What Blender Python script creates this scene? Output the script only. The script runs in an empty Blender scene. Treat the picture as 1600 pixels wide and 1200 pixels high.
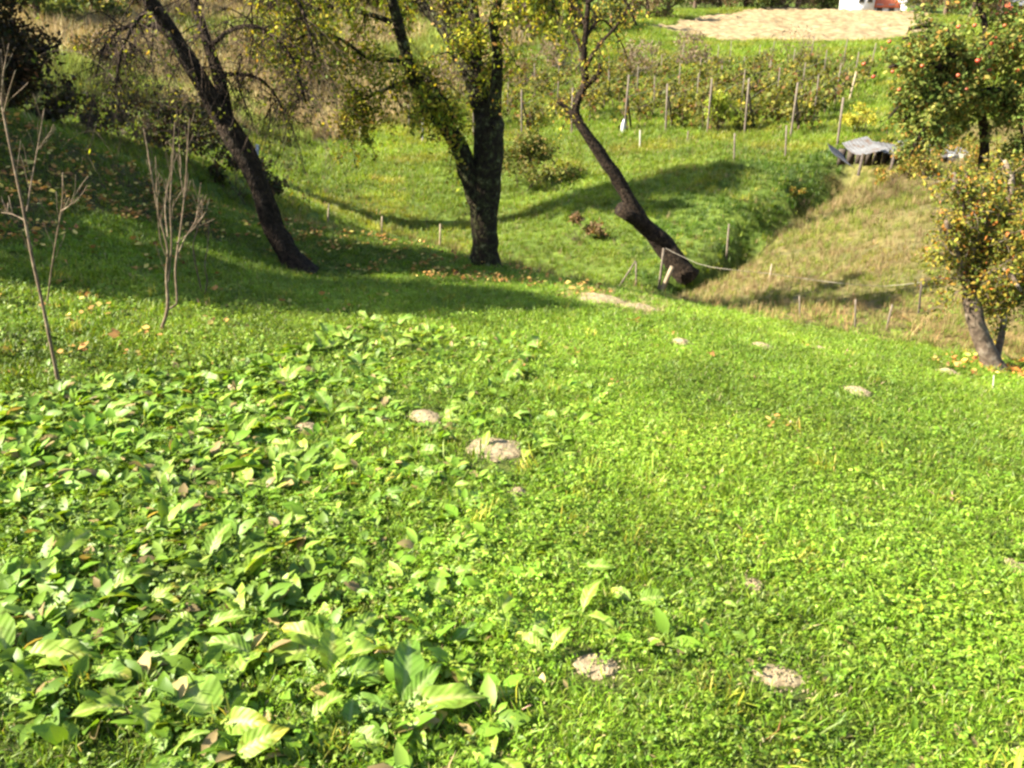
import bpy, math, random
import numpy as np
from mathutils import Vector

random.seed(7)
rng = np.random.default_rng(11)
R = math.radians
scene = bpy.context.scene
COL = scene.collection

# ------------------------------------------------------------------ camera, sky, sun, exposure
CAM_H, PITCH, FPX = 1.55, R(23.0), 1256.0
cam_d = bpy.data.cameras.new('camera')
cam = bpy.data.objects.new('camera', cam_d)
COL.objects.link(cam)
cam.location = (0, 0, CAM_H)
cam.rotation_euler = (R(90) - PITCH, 0, 0)
cam_d.sensor_width = 36.0
cam_d.lens = FPX / 1600.0 * 36.0
cam_d.clip_start, cam_d.clip_end = 0.05, 3000
scene.camera = cam

SUN_EL = R(37)
SUN_AZ = math.atan2(-0.97, -0.20)            # atan2(x, y) of the direction towards the sun: from the left
sdir = Vector((math.sin(SUN_AZ) * math.cos(SUN_EL), math.cos(SUN_AZ) * math.cos(SUN_EL), math.sin(SUN_EL)))
world = bpy.data.worlds.new('World')
scene.world = world
world.use_nodes = True
wn = world.node_tree
sky = wn.nodes.new('ShaderNodeTexSky')
sky.sky_type = 'NISHITA'
sky.sun_disc = False
sky.sun_elevation = SUN_EL
sky.sun_rotation = SUN_AZ
sky.dust_density = 1.5
bg = wn.nodes['Background']
bg.inputs['Strength'].default_value = 0.068
wn.links.new(sky.outputs[0], bg.inputs['Color'])
sun_d = bpy.data.lights.new('sun', 'SUN')
sun_d.energy, sun_d.angle, sun_d.color = 5.0, R(0.5), (1.0, 0.92, 0.76)
sun = bpy.data.objects.new('sun', sun_d)
COL.objects.link(sun)
sun.rotation_euler = sdir.to_track_quat('Z', 'Y').to_euler()
sun.location = (-20, -5, 20)
vs = scene.view_settings
vs.view_transform, vs.look, vs.exposure, vs.gamma = 'Standard', 'None', 2.52, 1.0
vs.use_curve_mapping = False
scene.cycles.use_denoising = True
scene.cycles.max_bounces = 7
scene.cycles.transparent_max_bounces = 4
scene.cycles.filter_width = 2.6

# ------------------------------------------------------------------ projection helpers
CP, SP = math.cos(PITCH), math.sin(PITCH)
def ray(px, py):
    u, v = (px - 800) / FPX, (600 - py) / FPX
    return np.array([u, CP + v * SP, -SP + v * CP])
def W(px, py, d):                              # the world point seen at a photo pixel, d metres ahead
    r = ray(px, py)
    return np.array([0, 0, CAM_H]) + r * (d / r[1])

def vnoise(x, y, seed=0):
    x, y = np.asarray(x, float), np.asarray(y, float)
    xi, yi = np.floor(x).astype(np.int64), np.floor(y).astype(np.int64)
    fx, fy = x - xi, y - yi
    fx, fy = fx * fx * (3 - 2 * fx), fy * fy * (3 - 2 * fy)
    def h(a, b):
        n = (a * 374761393 + b * 668265263 + seed * 1442695041) & 0x7fffffff
        n = ((n ^ (n >> 13)) * 1274126177) & 0x7fffffff
        return ((n ^ (n >> 16)) & 0xffff) / 65535.0
    return (h(xi, yi) * (1 - fx) + h(xi + 1, yi) * fx) * (1 - fy) + (h(xi, yi + 1) * (1 - fx) + h(xi + 1, yi + 1) * fx) * fy
def fbm(x, y, seed=0, o=4):
    s, a, t = 0, 1.0, 0
    for k in range(o):
        s = s + a * vnoise(x * 2 ** k, y * 2 ** k, seed + k); t += a; a *= 0.5
    return s / t

# ------------------------------------------------------------------ terrain
CREST = [(70, 200, 11), (250, 280, 11.5), (340, 325, 12), (450, 345, 12.4), (600, 370, 12.5), (700, 390, 12.2),
         (900, 440, 11.5), (1050, 470, 11), (1250, 510, 10), (1450, 540, 9.3), (1600, 560, 9)]
CTRL = CREST + [
    (0, 350, 7.2), (120, 480, 5.5), (90, 600, 4.2), (460, 418, 10), (758, 412, 11.4), (1545, 575, 8.4), (250, 400, 7.8),
    (600, 362, 23), (690, 386, 22.5), (800, 398, 21.5), (930, 428, 19), (600, 220, 38), (450, 235, 33), (800, 240, 34), (700, 300, 28), (500, 300, 25),
    (950, 250, 30), (900, 330, 24), (1000, 250, 29), (1150, 240, 27.5), (1280, 228, 29), (1060, 442, 16.5), (1130, 392, 18.5), (1200, 342, 21), (1330, 265, 26),
    (1050, 350, 22), (1450, 330, 17), (1300, 430, 13.5), (1450, 470, 11), (1600, 400, 12), (1600, 300, 18), (1500, 250, 24), (1400, 258, 24.5), (1200, 460, 13.2),
    (975, 205, 34), (1235, 213, 31.5), (1310, 213, 30.5), (950, 75, 70), (1300, 80, 62), (1450, 150, 36), (1580, 180, 32),
    (1100, 62, 80), (1380, 64, 78), (1200, 14, 125), (1430, 17, 130), (1050, 20, 120),
    (300, 165, 30), (200, 230, 20), (300, 262, 17), (450, 305, 19.5), (100, 100, 45), (400, 100, 50), (700, 150, 50), (300, 0, 80), (700, 10, 95), (0, 0, 70), (20, 180, 22)]
P = [tuple(W(*c)) for c in CTRL]
P += [(x, y, -0.125 * y - 0.11 * x) for x in (-9, -4, 0, 4, 9) for y in (-5.5, -2, 1.5)]
P += [(x, y, -0.125 * y - 0.11 * x) for x, y in ((-2, 4), (0, 4), (2, 4), (0, 6.5), (3, 6.5), (-1.5, 7), (0.5, 9), (2, 8.6), (4.5, 4), (-3.2, 2.5))]
P += [(-2, 16, -3.3), (0, 16.5, -3.75), (2, 16, -3.7), (-4.5, 15, -1.9), (-12, 8, 1.6), (-18, 14, 2.6), (-14, 2, 1.8), (14, 6, -1.5), (20, 14, 0), (24, 30, 0.5), (-25, 30, 3.0)]
for a, z1, z2, z3 in ((-70, 10, 26, 70), (-35, 9, 27, 75), (-15, 10, 27, 75), (0, 10, 27, 75), (15, 11, 27, 75), (35, 10, 27, 75), (70, 8, 25, 70)):
    for r_, z_ in ((152, z1 - 3.2), (280, z2), (700, z3)):
        P.append((r_ * math.sin(R(a)), r_ * math.cos(R(a)), z_))
P = np.array(P)
OY = 6.0
def q(x, y):
    return np.stack([np.arctan2(x, y + OY), np.log(np.maximum(np.hypot(x, y + OY), 0.3))], -1)
def tps(d2):
    return 0.5 * d2 * np.log(np.maximum(d2, 1e-12))
Q = q(P[:, 0], P[:, 1])
n = len(Q)
K = tps(((Q[:, None] - Q[None]) ** 2).sum(-1)) + np.eye(n) * 4e-4
A = np.zeros((n + 3, n + 3)); A[:n, :n] = K; A[:n, n] = 1; A[:n, n + 1:] = Q; A[n, :n] = 1; A[n + 1:, :n] = Q.T
WT = np.linalg.solve(A, np.concatenate([P[:, 2], np.zeros(3)]))
def base_h(x, y):
    qq = q(x, y).reshape(-1, 2)
    out = np.empty(len(qq))
    for i in range(0, len(qq), 20000):
        c = qq[i:i + 20000]
        out[i:i + 20000] = tps(((c[:, None] - Q[None]) ** 2).sum(-1)) @ WT[:n] + WT[n] + c @ WT[n + 1:]
    return out.reshape(np.shape(x))
def seg_dist(x, y, pl):
    d = np.full(np.shape(x), 1e9)
    for (x1, y1), (x2, y2) in zip(pl[:-1], pl[1:]):
        t = np.clip(((x - x1) * (x2 - x1) + (y - y1) * (y2 - y1)) / ((x2 - x1) ** 2 + (y2 - y1) ** 2), 0, 1)
        d = np.minimum(d, np.hypot(x - x1 - t * (x2 - x1), y - y1 - t * (y2 - y1)))
    return d
DITCH0 = [tuple(W(*p_)[:2]) for p_ in ((1060, 442, 16.5), (1130, 392, 18.5), (1200, 342, 21), (1330, 265, 26))]
def bumps(x, y):
    d = np.hypot(x, y)
    far = np.clip(d / 14, 0.35, 4)
    cut = -1.25 * np.exp(-(seg_dist(x + (fbm(x * .8, y * .8, 14) - .5) * 1.3, y + (fbm(x * .8, y * .8, 15) - .5) * 1.3, DITCH0) / 0.7) ** 2)
    return cut + (fbm(x * 0.9, y * 0.9, 3) - 0.5) * 0.10 * np.clip(far, .5, 1.6) + (fbm(x * 0.22, y * 0.22, 9) - 0.5) * 0.22 * far * np.clip((d - 9) / 8, 0, 1) + (fbm(x * 5, y * 5, 5, 2) - 0.5) * 0.025
NT, NR, R0, R1, TM = 460, 380, 1.5, 720.0, R(84)
TH = np.linspace(-TM, TM, NT)
LR = np.linspace(math.log(R0), math.log(R1), NR)
gx = np.exp(LR)[None, :] * np.sin(TH)[:, None]
gy = np.exp(LR)[None, :] * np.cos(TH)[:, None] - OY
GZ = base_h(gx, gy) + bumps(gx, gy)
def H(x, y):                                   # height of the ground sheet, read off its own grid
    x, y = np.asarray(x, float), np.asarray(y, float)
    a = (np.arctan2(x, y + OY) + TM) / (2 * TM) * (NT - 1)
    b = (np.log(np.maximum(np.hypot(x, y + OY), R0)) - LR[0]) / (LR[-1] - LR[0]) * (NR - 1)
    a, b = np.clip(a, 0, NT - 1.001), np.clip(b, 0, NR - 1.001)
    i, j = a.astype(int), b.astype(int); fa, fb = a - i, b - j
    return (GZ[i, j] * (1 - fa) + GZ[i + 1, j] * fa) * (1 - fb) + (GZ[i, j + 1] * (1 - fa) + GZ[i + 1, j + 1] * fa) * fb
def G(px, py, dmin=0.6, dmax=400):             # where the line of sight through a photo pixel meets the ground
    r = ray(px, py); r = r / r[1]
    d = np.exp(np.linspace(math.log(dmin), math.log(dmax), 3000))
    below = (CAM_H + r[2] * d) < H(r[0] * d, d)
    k = int(np.argmax(below)) if below.any() else len(d) - 1
    x, y = r[0] * d[k], d[k]
    return np.array([x, y, float(H(x, y))])

# ------------------------------------------------------------------ materials
def new_mat(name):
    m = bpy.data.materials.new(name); m.use_nodes = True
    nt = m.node_tree
    return m, nt, nt.nodes, nt.links, nt.nodes['Principled BSDF']
def nd(nt, t, **kw):
    x = nt.nodes.new(t)
    for k, v in kw.items(): setattr(x, k, v)
    return x
def attr(nt, name, typ='GEOMETRY'):
    return nd(nt, 'ShaderNodeAttribute', attribute_name=name, attribute_type=typ)
def mixc(nt, mode, a, b, f=1.0):
    x = nd(nt, 'ShaderNodeMix', data_type='RGBA', blend_type=mode)
    for s, v in ((x.inputs[0], f), (x.inputs[6], a), (x.inputs[7], b)):
        if hasattr(v, 'default_value') or hasattr(v, 'is_output'): nt.links.new(v, s)
        elif isinstance(v, (int, float)): s.default_value = v
        else: s.default_value = (*v, 1)
    return x.outputs[2]
def noise_ramp(nt, scale, stops, detail=5, rough=.6, coord='Object'):
    tc = nd(nt, 'ShaderNodeTexCoord'); nz = nd(nt, 'ShaderNodeTexNoise')
    nz.inputs['Scale'].default_value = scale; nz.inputs['Detail'].default_value = detail; nz.inputs['Roughness'].default_value = rough
    nt.links.new(tc.outputs[coord], nz.inputs['Vector'])
    cr = nd(nt, 'ShaderNodeValToRGB')
    el = cr.color_ramp.elements
    while len(el) < len(stops): el.new(0.5)
    for e, (p, c) in zip(el, stops):
        e.position = p; e.color = (*c, 1)
    nt.links.new(nz.outputs['Fac'], cr.inputs['Fac'])
    return cr.outputs['Color'], nz.outputs['Fac']
def bump(nt, fac, bsdf, strength=.6, dist=.02):
    b = nd(nt, 'ShaderNodeBump'); b.inputs['Strength'].default_value = strength; b.inputs['Distance'].default_value = dist
    nt.links.new(fac, b.inputs['Height']); nt.links.new(b.outputs[0], bsdf.inputs['Normal'])

def leaf_mat(name, instanced, trans=.35, rough=.45, spec=.35, warm=(1.25, 1.15, .45)):
    m, nt, N, L, b = new_mat(name)
    c = attr(nt, 'Col').outputs['Color']
    if instanced:
        c = mixc(nt, 'MULTIPLY', c, attr(nt, 'tint', 'INSTANCER').outputs['Color'])
    L.new(c, b.inputs['Base Color'])
    b.inputs['Roughness'].default_value = rough
    b.inputs['Specular IOR Level'].default_value = spec
    t = nd(nt, 'ShaderNodeBsdfTranslucent')
    L.new(mixc(nt, 'MULTIPLY', c, warm), t.inputs['Color'])
    mx = nd(nt, 'ShaderNodeMixShader'); mx.inputs[0].default_value = trans
    L.new(b.outputs[0], mx.inputs[1]); L.new(t.outputs[0], mx.inputs[2])
    L.new(mx.outputs[0], N['Material Output'].inputs['Surface'])
    return m
M_GRASS = leaf_mat('grass_blade', True, .40, .5, .30)
M_LEAF = leaf_mat('tree_leaf', False, .38, .6, .12)
M_DRY = leaf_mat('dry_blade', True, .30, .7, .1, (1.1, 1.0, .7))

def dock_mat():
    m, nt, N, L, b = new_mat('dock_leaf')
    c = attr(nt, 'Col').outputs['Color']
    oi = nd(nt, 'ShaderNodeObjectInfo')
    cr = nd(nt, 'ShaderNodeValToRGB')
    e = cr.color_ramp.elements
    e[0].color = (.72, .85, .8, 1); e[1].color = (1.35, 1.2, 1.0, 1)
    L.new(oi.outputs['Random'], cr.inputs['Fac'])
    c = mixc(nt, 'MULTIPLY', c, cr.outputs['Color'])
    sp, f = noise_ramp(nt, 28, [(.30, (.55, .45, .25)), (.42, (1, 1, 1))], 3)
    c = mixc(nt, 'MULTIPLY', c, sp)
    vn = attr(nt, 'vein').outputs['Fac']
    si = nd(nt, 'ShaderNodeMath', operation='SINE'); L.new(vn, si.inputs[0])
    po = nd(nt, 'ShaderNodeMapRange'); L.new(si.outputs[0], po.inputs[0])
    po.inputs[1].default_value = .80; po.inputs[2].default_value = 1.0; po.inputs[3].default_value = 0; po.inputs[4].default_value = .13
    c = mixc(nt, 'MIX', c, (.26, .31, .09), po.outputs[0])
    L.new(c, b.inputs['Base Color'])
    b.inputs['Roughness'].default_value = .5; b.inputs['Specular IOR Level'].default_value = .3
    ad = nd(nt, 'ShaderNodeMath', operation='ADD'); L.new(si.outputs[0], ad.inputs[0]); L.new(f, ad.inputs[1])
    bump(nt, ad.outputs[0], b, .25, .002)
    t = nd(nt, 'ShaderNodeBsdfTranslucent')
    L.new(mixc(nt, 'MULTIPLY', c, (1.25, 1.15, .4)), t.inputs['Color'])
    mx = nd(nt, 'ShaderNodeMixShader'); mx.inputs[0].default_value = .36
    L.new(b.outputs[0], mx.inputs[1]); L.new(t.outputs[0], mx.inputs[2])
    L.new(mx.outputs[0], N['Material Output'].inputs['Surface'])
    return m
M_DOCK = dock_mat()

def ground_mat():
    m, nt, N, L, b = new_mat('ground_soil_and_turf')
    c = attr(nt, 'Col').outputs['Color']
    n1, f1 = noise_ramp(nt, 9, [(.3, (.45, .45, .4)), (.5, (1, 1, 1)), (.72, (1.45, 1.35, 1.1))], 8, .7)
    n2, f2 = noise_ramp(nt, .8, [(.35, (.75, .8, .8)), (.65, (1.2, 1.15, 1.0))], 5, .6)
    c = mixc(nt, 'MULTIPLY', mixc(nt, 'MULTIPLY', c, n1), n2)
    L.new(c, b.inputs['Base Color']); b.inputs['Roughness'].default_value = .95; b.inputs['Specular IOR Level'].default_value = .1
    bump(nt, f1, b, 1.0, .06)
    return m
M_GROUND = ground_mat()

def simple(name, stops, scale=6, rough=.9, bstr=.7, bdist=.02, metal=0, detail=6):
    m, nt, N, L, b = new_mat(name)
    c, f = noise_ramp(nt, scale, stops, detail, .65)
    L.new(c, b.inputs['Base Color']); b.inputs['Roughness'].default_value = rough
    b.inputs['Metallic'].default_value = metal; b.inputs['Specular IOR Level'].default_value = .25
    bump(nt, f, b, bstr, bdist)
    return m
def bark(name, stops, scale):
    m, nt, N, L, b = new_mat(name)
    c, f = noise_ramp(nt, scale, stops, 7)
    tc = nd(nt, 'ShaderNodeTexCoord'); mp = nd(nt, 'ShaderNodeMapping'); mp.inputs['Scale'].default_value = (1, 1, .28)
    vo = nd(nt, 'ShaderNodeTexVoronoi', feature='DISTANCE_TO_EDGE'); vo.inputs['Scale'].default_value = 26
    nz = nd(nt, 'ShaderNodeTexNoise'); nz.inputs['Scale'].default_value = 9
    L.new(tc.outputs['Object'], mp.inputs[0])
    av = nd(nt, 'ShaderNodeVectorMath', operation='MULTIPLY_ADD'); av.inputs[1].default_value = (.12, .12, .12)
    L.new(mp.outputs[0], nz.inputs['Vector']); L.new(nz.outputs['Color'], av.inputs[0]); L.new(mp.outputs[0], av.inputs[2]); L.new(av.outputs[0], vo.inputs['Vector'])
    mr = nd(nt, 'ShaderNodeMapRange'); L.new(vo.outputs['Distance'], mr.inputs[0]); mr.inputs[1].default_value = 0; mr.inputs[2].default_value = .22
    ad = nd(nt, 'ShaderNodeMath', operation='ADD'); L.new(mr.outputs[0], ad.inputs[0]); L.new(f, ad.inputs[1])
    L.new(c, b.inputs['Base Color']); b.inputs['Roughness'].default_value = .95; b.inputs['Specular IOR Level'].default_value = .15
    bump(nt, ad.outputs[0], b, 1.0, .045)
    return m
M_BARK = bark('dark_bark', [(.30, (.010, .007, .005)), (.50, (.030, .020, .013)), (.64, (.055, .038, .025)), (.78, (.11, .11, .055))], 14)
M_BARK2 = bark('mossy_bark', [(.28, (.010, .007, .005)), (.46, (.026, .019, .011)), (.57, (.04, .042, .014)), (.70, (.15, .155, .08))], 13)
M_PALEBARK = simple('pale_bark', [(.30, (.04, .028, .02)), (.52, (.11, .08, .056)), (.74, (.23, .195, .15))], 12, .9, 1.0, .02)
M_SAPBARK = simple('young_bark', [(.30, (.045, .03, .018)), (.52, (.12, .082, .05)), (.72, (.23, .185, .12))], 24, .8, .6, .006)
M_TWIG = simple('twig', [(.3, (.035, .022, .014)), (.7, (.11, .075, .05))], 20, .9, .3, .005)
M_SOIL = simple('dry_molehill_soil', [(.28, (.12, .09, .05)), (.5, (.27, .21, .12)), (.75, (.42, .35, .21))], 38, .98, 1.0, .03, 0, 8)
M_WOOD = simple('weathered_wood', [(.3, (.06, .048, .035)), (.6, (.13, .105, .08)), (.8, (.20, .17, .13))], 16, .9, .6, .01)
M_PALEWOOD = simple('fresh_pale_wood', [(.3, (.17, .13, .08)), (.7, (.28, .225, .15))], 16, .8, .4, .006)
M_DARKWOOD = simple('dark_board', [(.3, (.03, .024, .02)), (.7, (.09, .07, .055))], 12, .9, .6, .01)
M_CONC = simple('pale_post', [(.3, (.20, .18, .15)), (.7, (.36, .34, .29))], 14, .9, .4, .008)
M_WIRE = simple('pale_wire', [(.3, (.16, .14, .11)), (.7, (.28, .25, .20))], 30, .6, .2, .003)
M_TIN = simple('galvanised_tin', [(.36, (.05, .035, .025)), (.48, (.08, .08, .08)), (.75, (.13, .13, .13))], 3, .85, .2, .01, .0)
M_TIN2 = simple('bright_tin', [(.36, (.07, .045, .03)), (.46, (.085, .085, .087)), (.7, (.125, .127, .13))], 4, .85, .2, .01)
M_PLASTER = simple('white_plaster', [(.3, (.62, .61, .58)), (.7, (.74, .73, .70))], 3, .9, .2, .01)
M_TILE = simple('red_roof_tile', [(.3, (.38, .085, .04)), (.7, (.55, .15, .07))], 5, .8, .4, .02)
M_SLATE = simple('grey_roof', [(.3, (.05, .055, .065)), (.7, (.09, .095, .11))], 5, .8, .4, .02)
M_GLASS = simple('dark_pane', [(.3, (.02, .025, .03)), (.7, (.04, .045, .05))], 2, .15, .0, .0)
M_WHITE = simple('white_plastic', [(.3, (.28, .28, .28)), (.7, (.36, .36, .35))], 4, .4, .1, .005)
M_PLOUGH = simple('ploughed_soil', [(.30, (.075, .055, .025)), (.47, (.165, .12, .058)), (.66, (.25, .20, .11))], .9, .98, 1.0, .3, 0, 9)
def apple_mat():
    m, nt, N, L, b = new_mat('red_apple_skin')
    c, f = noise_ramp(nt, 14, [(.3, (.20, .012, .008)), (.6, (.28, .03, .012)), (.8, (.34, .16, .04))], 3)
    oi = nd(nt, 'ShaderNodeObjectInfo'); c = mixc(nt, 'MIX', c, (.26, .20, .04), .0); mm = nd(nt, 'ShaderNodeMath', operation='MULTIPLY'); mm.inputs[1].default_value = .25; L.new(oi.outputs['Random'], mm.inputs[0]); nt.links.new(mm.outputs[0], c.node.inputs[0])
    L.new(c, b.inputs['Base Color']); b.inputs['Roughness'].default_value = .4
    return m
M_APPLE = apple_mat()

# ------------------------------------------------------------------ mesh helpers
def mesh_obj(name, V, F, mat=None, parent=None, col=None, smooth=False, link=True):
    """V (n,3), F a list of (k,m) int arrays (m = 3 or 4); col per-vertex colour"""
    me = bpy.data.meshes.new(name)
    V = np.asarray(V, np.float32)
    F = [np.asarray(f, np.int32) for f in (F if isinstance(F, (list, tuple)) else [F]) if len(f)]
    me.vertices.add(len(V)); me.vertices.foreach_set('co', V.ravel())
    tot = np.concatenate([np.full(len(f), f.shape[1], np.int32) for f in F])
    me.loops.add(int(tot.sum())); me.polygons.add(len(tot))
    me.loops.foreach_set('vertex_index', np.concatenate([f.ravel() for f in F]))
    st = np.zeros(len(tot), np.int32); st[1:] = np.cumsum(tot)[:-1]
    me.polygons.foreach_set('loop_start', st); me.polygons.foreach_set('loop_total', tot)
    if smooth: me.polygons.foreach_set('use_smooth', np.ones(len(tot), bool))
    if col is not None:
        a = me.color_attributes.new('Col', 'FLOAT_COLOR', 'POINT')
        c4 = np.ones((len(V), 4), np.float32); c4[:, :3] = col
        a.data.foreach_set('color', c4.ravel())
    me.update(calc_edges=True); me.validate()
    if mat: me.materials.append(mat)
    o = bpy.data.objects.new(name, me)
    if link: COL.objects.link(o)
    if parent is not None: o.parent = parent
    return o
class MB:
    def __init__(s): s.v, s.q, s.t, s.c, s.n = [], [], [], [], 0
    def add(s, V, quads=(), tris=(), col=None):
        V = np.asarray(V, float)
        if len(quads): s.q.append(np.asarray(quads) + s.n)
        if len(tris): s.t.append(np.asarray(tris) + s.n)
        s.v.append(V); s.n += len(V)
        s.c.append(np.ones((len(V), 3)) if col is None else np.broadcast_to(np.asarray(col, float), (len(V), 3)))
    def tube(s, pts, rad, sides=8, cap=True, rough=0.0, seed=0):
        pts, rad = np.asarray(pts, float), np.asarray(rad, float)
        n_ = len(pts)
        T = np.gradient(pts, axis=0); T /= np.linalg.norm(T, axis=1, keepdims=True) + 1e-9
        ref = np.array([0.31, 0.9, 0.2]); 
        if abs(T.mean(0) @ ref) > .9 * np.linalg.norm(T.mean(0)): ref = np.array([1.0, 0, .1])
        Nn = np.cross(T, ref); Nn /= np.linalg.norm(Nn, axis=1, keepdims=True) + 1e-9
        B = np.cross(T, Nn)
        a = np.linspace(0, 2 * math.pi, sides, endpoint=False)
        rr = rad[:, None] * np.ones(sides)[None]
        if rough:
            ang = np.arange(sides)[None] * 1.0
            rr = rr * (1 + rough * (vnoise(ang * .9 + seed, np.arange(n_)[:, None] * .7 + seed * 3.1, seed) - .5) * 2)
        V = pts[:, None] + rr[..., None] * (np.cos(a)[None, :, None] * Nn[:, None] + np.sin(a)[None, :, None] * B[:, None])
        i = np.arange(n_ - 1)[:, None] * sides; j = np.arange(sides)[None]; k = (j + 1) % sides
        Fq = np.stack([i + j, i + k, i + sides + k, i + sides + j], -1).reshape(-1, 4)
        V = V.reshape(-1, 3); tr = []
        if cap:
            V = np.vstack([V, pts[-1]]); e = (n_ - 1) * sides
            tr = [(e + x, e + (x + 1) % sides, len(V) - 1) for x in range(sides)]
        s.add(V, Fq, tr)
    def box(s, c, size, rz=0.0, tilt=(0, 0)):
        hx, hy, hz = np.asarray(size) / 2
        V = np.array([(x, y, z) for x in (-hx, hx) for y in (-hy, hy) for z in (-hz, hz)])
        V[:, 0] += tilt[0] * V[:, 2]; V[:, 1] += tilt[1] * V[:, 2]
        ca, sa = math.cos(rz), math.sin(rz)
        V = np.stack([V[:, 0] * ca - V[:, 1] * sa, V[:, 0] * sa + V[:, 1] * ca, V[:, 2]], -1) + np.asarray(c)
        s.add(V, [(0, 1, 3, 2), (4, 6, 7, 5), (0, 4, 5, 1), (2, 3, 7, 6), (0, 2, 6, 4), (1, 5, 7, 3)])
    def obj(s, name, mat, parent=None, smooth=False, colored=False, origin=None, link=True):
        V = np.concatenate(s.v)
        if origin is not None: V = V - np.asarray(origin)
        F = []
        if s.q: F.append(np.concatenate(s.q))
        if s.t: F.append(np.concatenate(s.t))
        return mesh_obj(name, V, F, mat, parent, np.concatenate(s.c) if colored else None, smooth, link)
def tag(o, label=None, cat=None, group=None, kind=None):
    if label: o['label'] = label
    if cat: o['category'] = cat
    if group: o['group'] = group
    if kind: o['kind'] = kind
    return o
def thing(name, loc, label, cat, group=None):
    o = bpy.data.objects.new(name, None); COL.objects.link(o)
    o.empty_display_size = .1; o.location = tuple(map(float, loc))
    return tag(o, label, cat, group)
def smooth_path(pts, rad, step):
    pts, rad = np.asarray(pts, float), np.asarray(rad, float)
    n_ = len(pts)
    if n_ < 3:
        k = max(2, int(np.linalg.norm(pts[-1] - pts[0]) / step) + 1); t = np.linspace(0, 1, k)[:, None]
        return pts[0] * (1 - t) + pts[-1] * t, (rad[0] * (1 - t[:, 0]) + rad[-1] * t[:, 0])
    E = np.vstack([2 * pts[0] - pts[1], pts, 2 * pts[-1] - pts[-2]])
    op, orr = [], []
    for i in range(n_ - 1):
        k = max(1, int(np.linalg.norm(pts[i + 1] - pts[i]) / step))
        t = (np.arange(k) / k)[:, None]
        a, b, c, d = E[i], E[i + 1], E[i + 2], E[i + 3]
        op.append(.5 * (2 * b + (c - a) * t + (2 * a - 5 * b + 4 * c - d) * t ** 2 + (-a + 3 * b - 3 * c + d) * t ** 3))
        orr.append(rad[i] * (1 - t[:, 0]) + rad[i + 1] * t[:, 0])
    op.append(pts[-1:]); orr.append(rad[-1:])
    return np.vstack(op), np.concatenate(orr)
def pick(cols, k):
    """k colours drawn from a weighted list [(weight, rgb)] with small variation"""
    w = np.array([c[0] for c in cols], float); w /= w.sum()
    C = np.array([c[1] for c in cols])[rng.choice(len(cols), k, p=w)]
    return C * rng.uniform(.72, 1.28, (k, 1)) * rng.uniform(.92, 1.08, (k, 3))
def leaves(mb, P_, size, cols, flat=.0, aspect=.55, droop=.3):
    """a folded four-sided leaf at every point"""
    P_ = np.asarray(P_, float); k = len(P_)
    if not k: return
    s = size * rng.uniform(.4, 1.45, k)[:, None]
    d = rng.normal(size=(k, 3)); d[:, 2] = d[:, 2] * (1 - flat) - droop; d /= np.linalg.norm(d, axis=1, keepdims=True)
    u = rng.normal(size=(k, 3)); u[:, 2] += flat * 3
    w = np.cross(d, u); w /= np.linalg.norm(w, axis=1, keepdims=True) + 1e-9
    nrm = np.cross(w, d)
    mid = P_ + d * s * .45 + nrm * s * -.08
    V = np.stack([P_, mid + w * s * aspect * .5 + nrm * s * .12, P_ + d * s, mid - w * s * aspect * .5 + nrm * s * .12], 1).reshape(-1, 3)
    i = np.arange(k)[:, None] * 4
    C = np.repeat(pick(cols, k), 4, 0)
    mb.add(V, (), np.concatenate([i + [0, 1, 2], i + [0, 2, 3]]), C)

def wander(p, d, length, nseg, jit, droop):
    pts = [np.array(p, float)]; d = np.array(d, float); d /= np.linalg.norm(d) + 1e-9
    for i in range(nseg):
        d = d + rng.normal(size=3) * jit + np.array([0, 0, -droop]); d /= np.linalg.norm(d)
        pts.append(pts[-1] + d * length / nseg)
    return np.array(pts)
def grow(mb, lp, path, radii, n_side, length, levels, jit=.25, droop=.1, spread=.9, leaf_every=.12, leafy=1.0, tmin=.25, up=.15, leaf_jit=.05):
    """side branches along a limb, twigs along those, and the points where leaves sit"""
    L_ = len(path)
    for k in range(n_side):
        t = rng.uniform(tmin, 1.0); i = min(L_ - 2, int(t * (L_ - 1)))
        T = path[i + 1] - path[i]; T = T / (np.linalg.norm(T) + 1e-9)
        side = rng.normal(size=3); side -= T * (side @ T); side /= np.linalg.norm(side) + 1e-9
        d = T * (1 - spread) + side * spread + np.array([0, 0, up])
        ln = length * rng.uniform(.55, 1.2) * (1.15 - .5 * t)
        nseg = max(4, int(ln / .12)); nseg = min(nseg, 9)
        pts = wander(path[i], d, ln, nseg, jit, droop)
        r0 = min(radii[i] * .55, .011 * ln + .004)
        rr = np.linspace(r0, max(.0022, r0 * .22), len(pts))
        mb.tube(pts, rr, 5 if levels > 1 else 4, cap=False)
        if levels > 1:
            grow(mb, lp, pts, rr, max(3, int(n_side * .5)), length * .5, levels - 1, jit * 1.1, droop * 1.3, spread, leaf_every, leafy, .15, up * .5, leaf_jit)
        if levels <= 2:
            k2 = rng.poisson(ln / leaf_every * leafy)
            if k2:
                tt = rng.uniform(.15, 1, k2) * (len(pts) - 1); ii = tt.astype(int).clip(0, len(pts) - 2); f = (tt - ii)[:, None]
                lp.append(pts[ii] * (1 - f) + pts[ii + 1] * f + rng.normal(size=(k2, 3)) * leaf_jit)

def px_limb(spec, d_shift=0.0):
    """[(px, py, d, half width px)] -> points and radii"""
    pts = np.array([W(a, b, c + d_shift) for a, b, c, w in spec])
    rad = np.array([w * ((c + d_shift) / ray(a, b)[1]) / FPX for a, b, c, w in spec])
    return pts, rad

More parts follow.
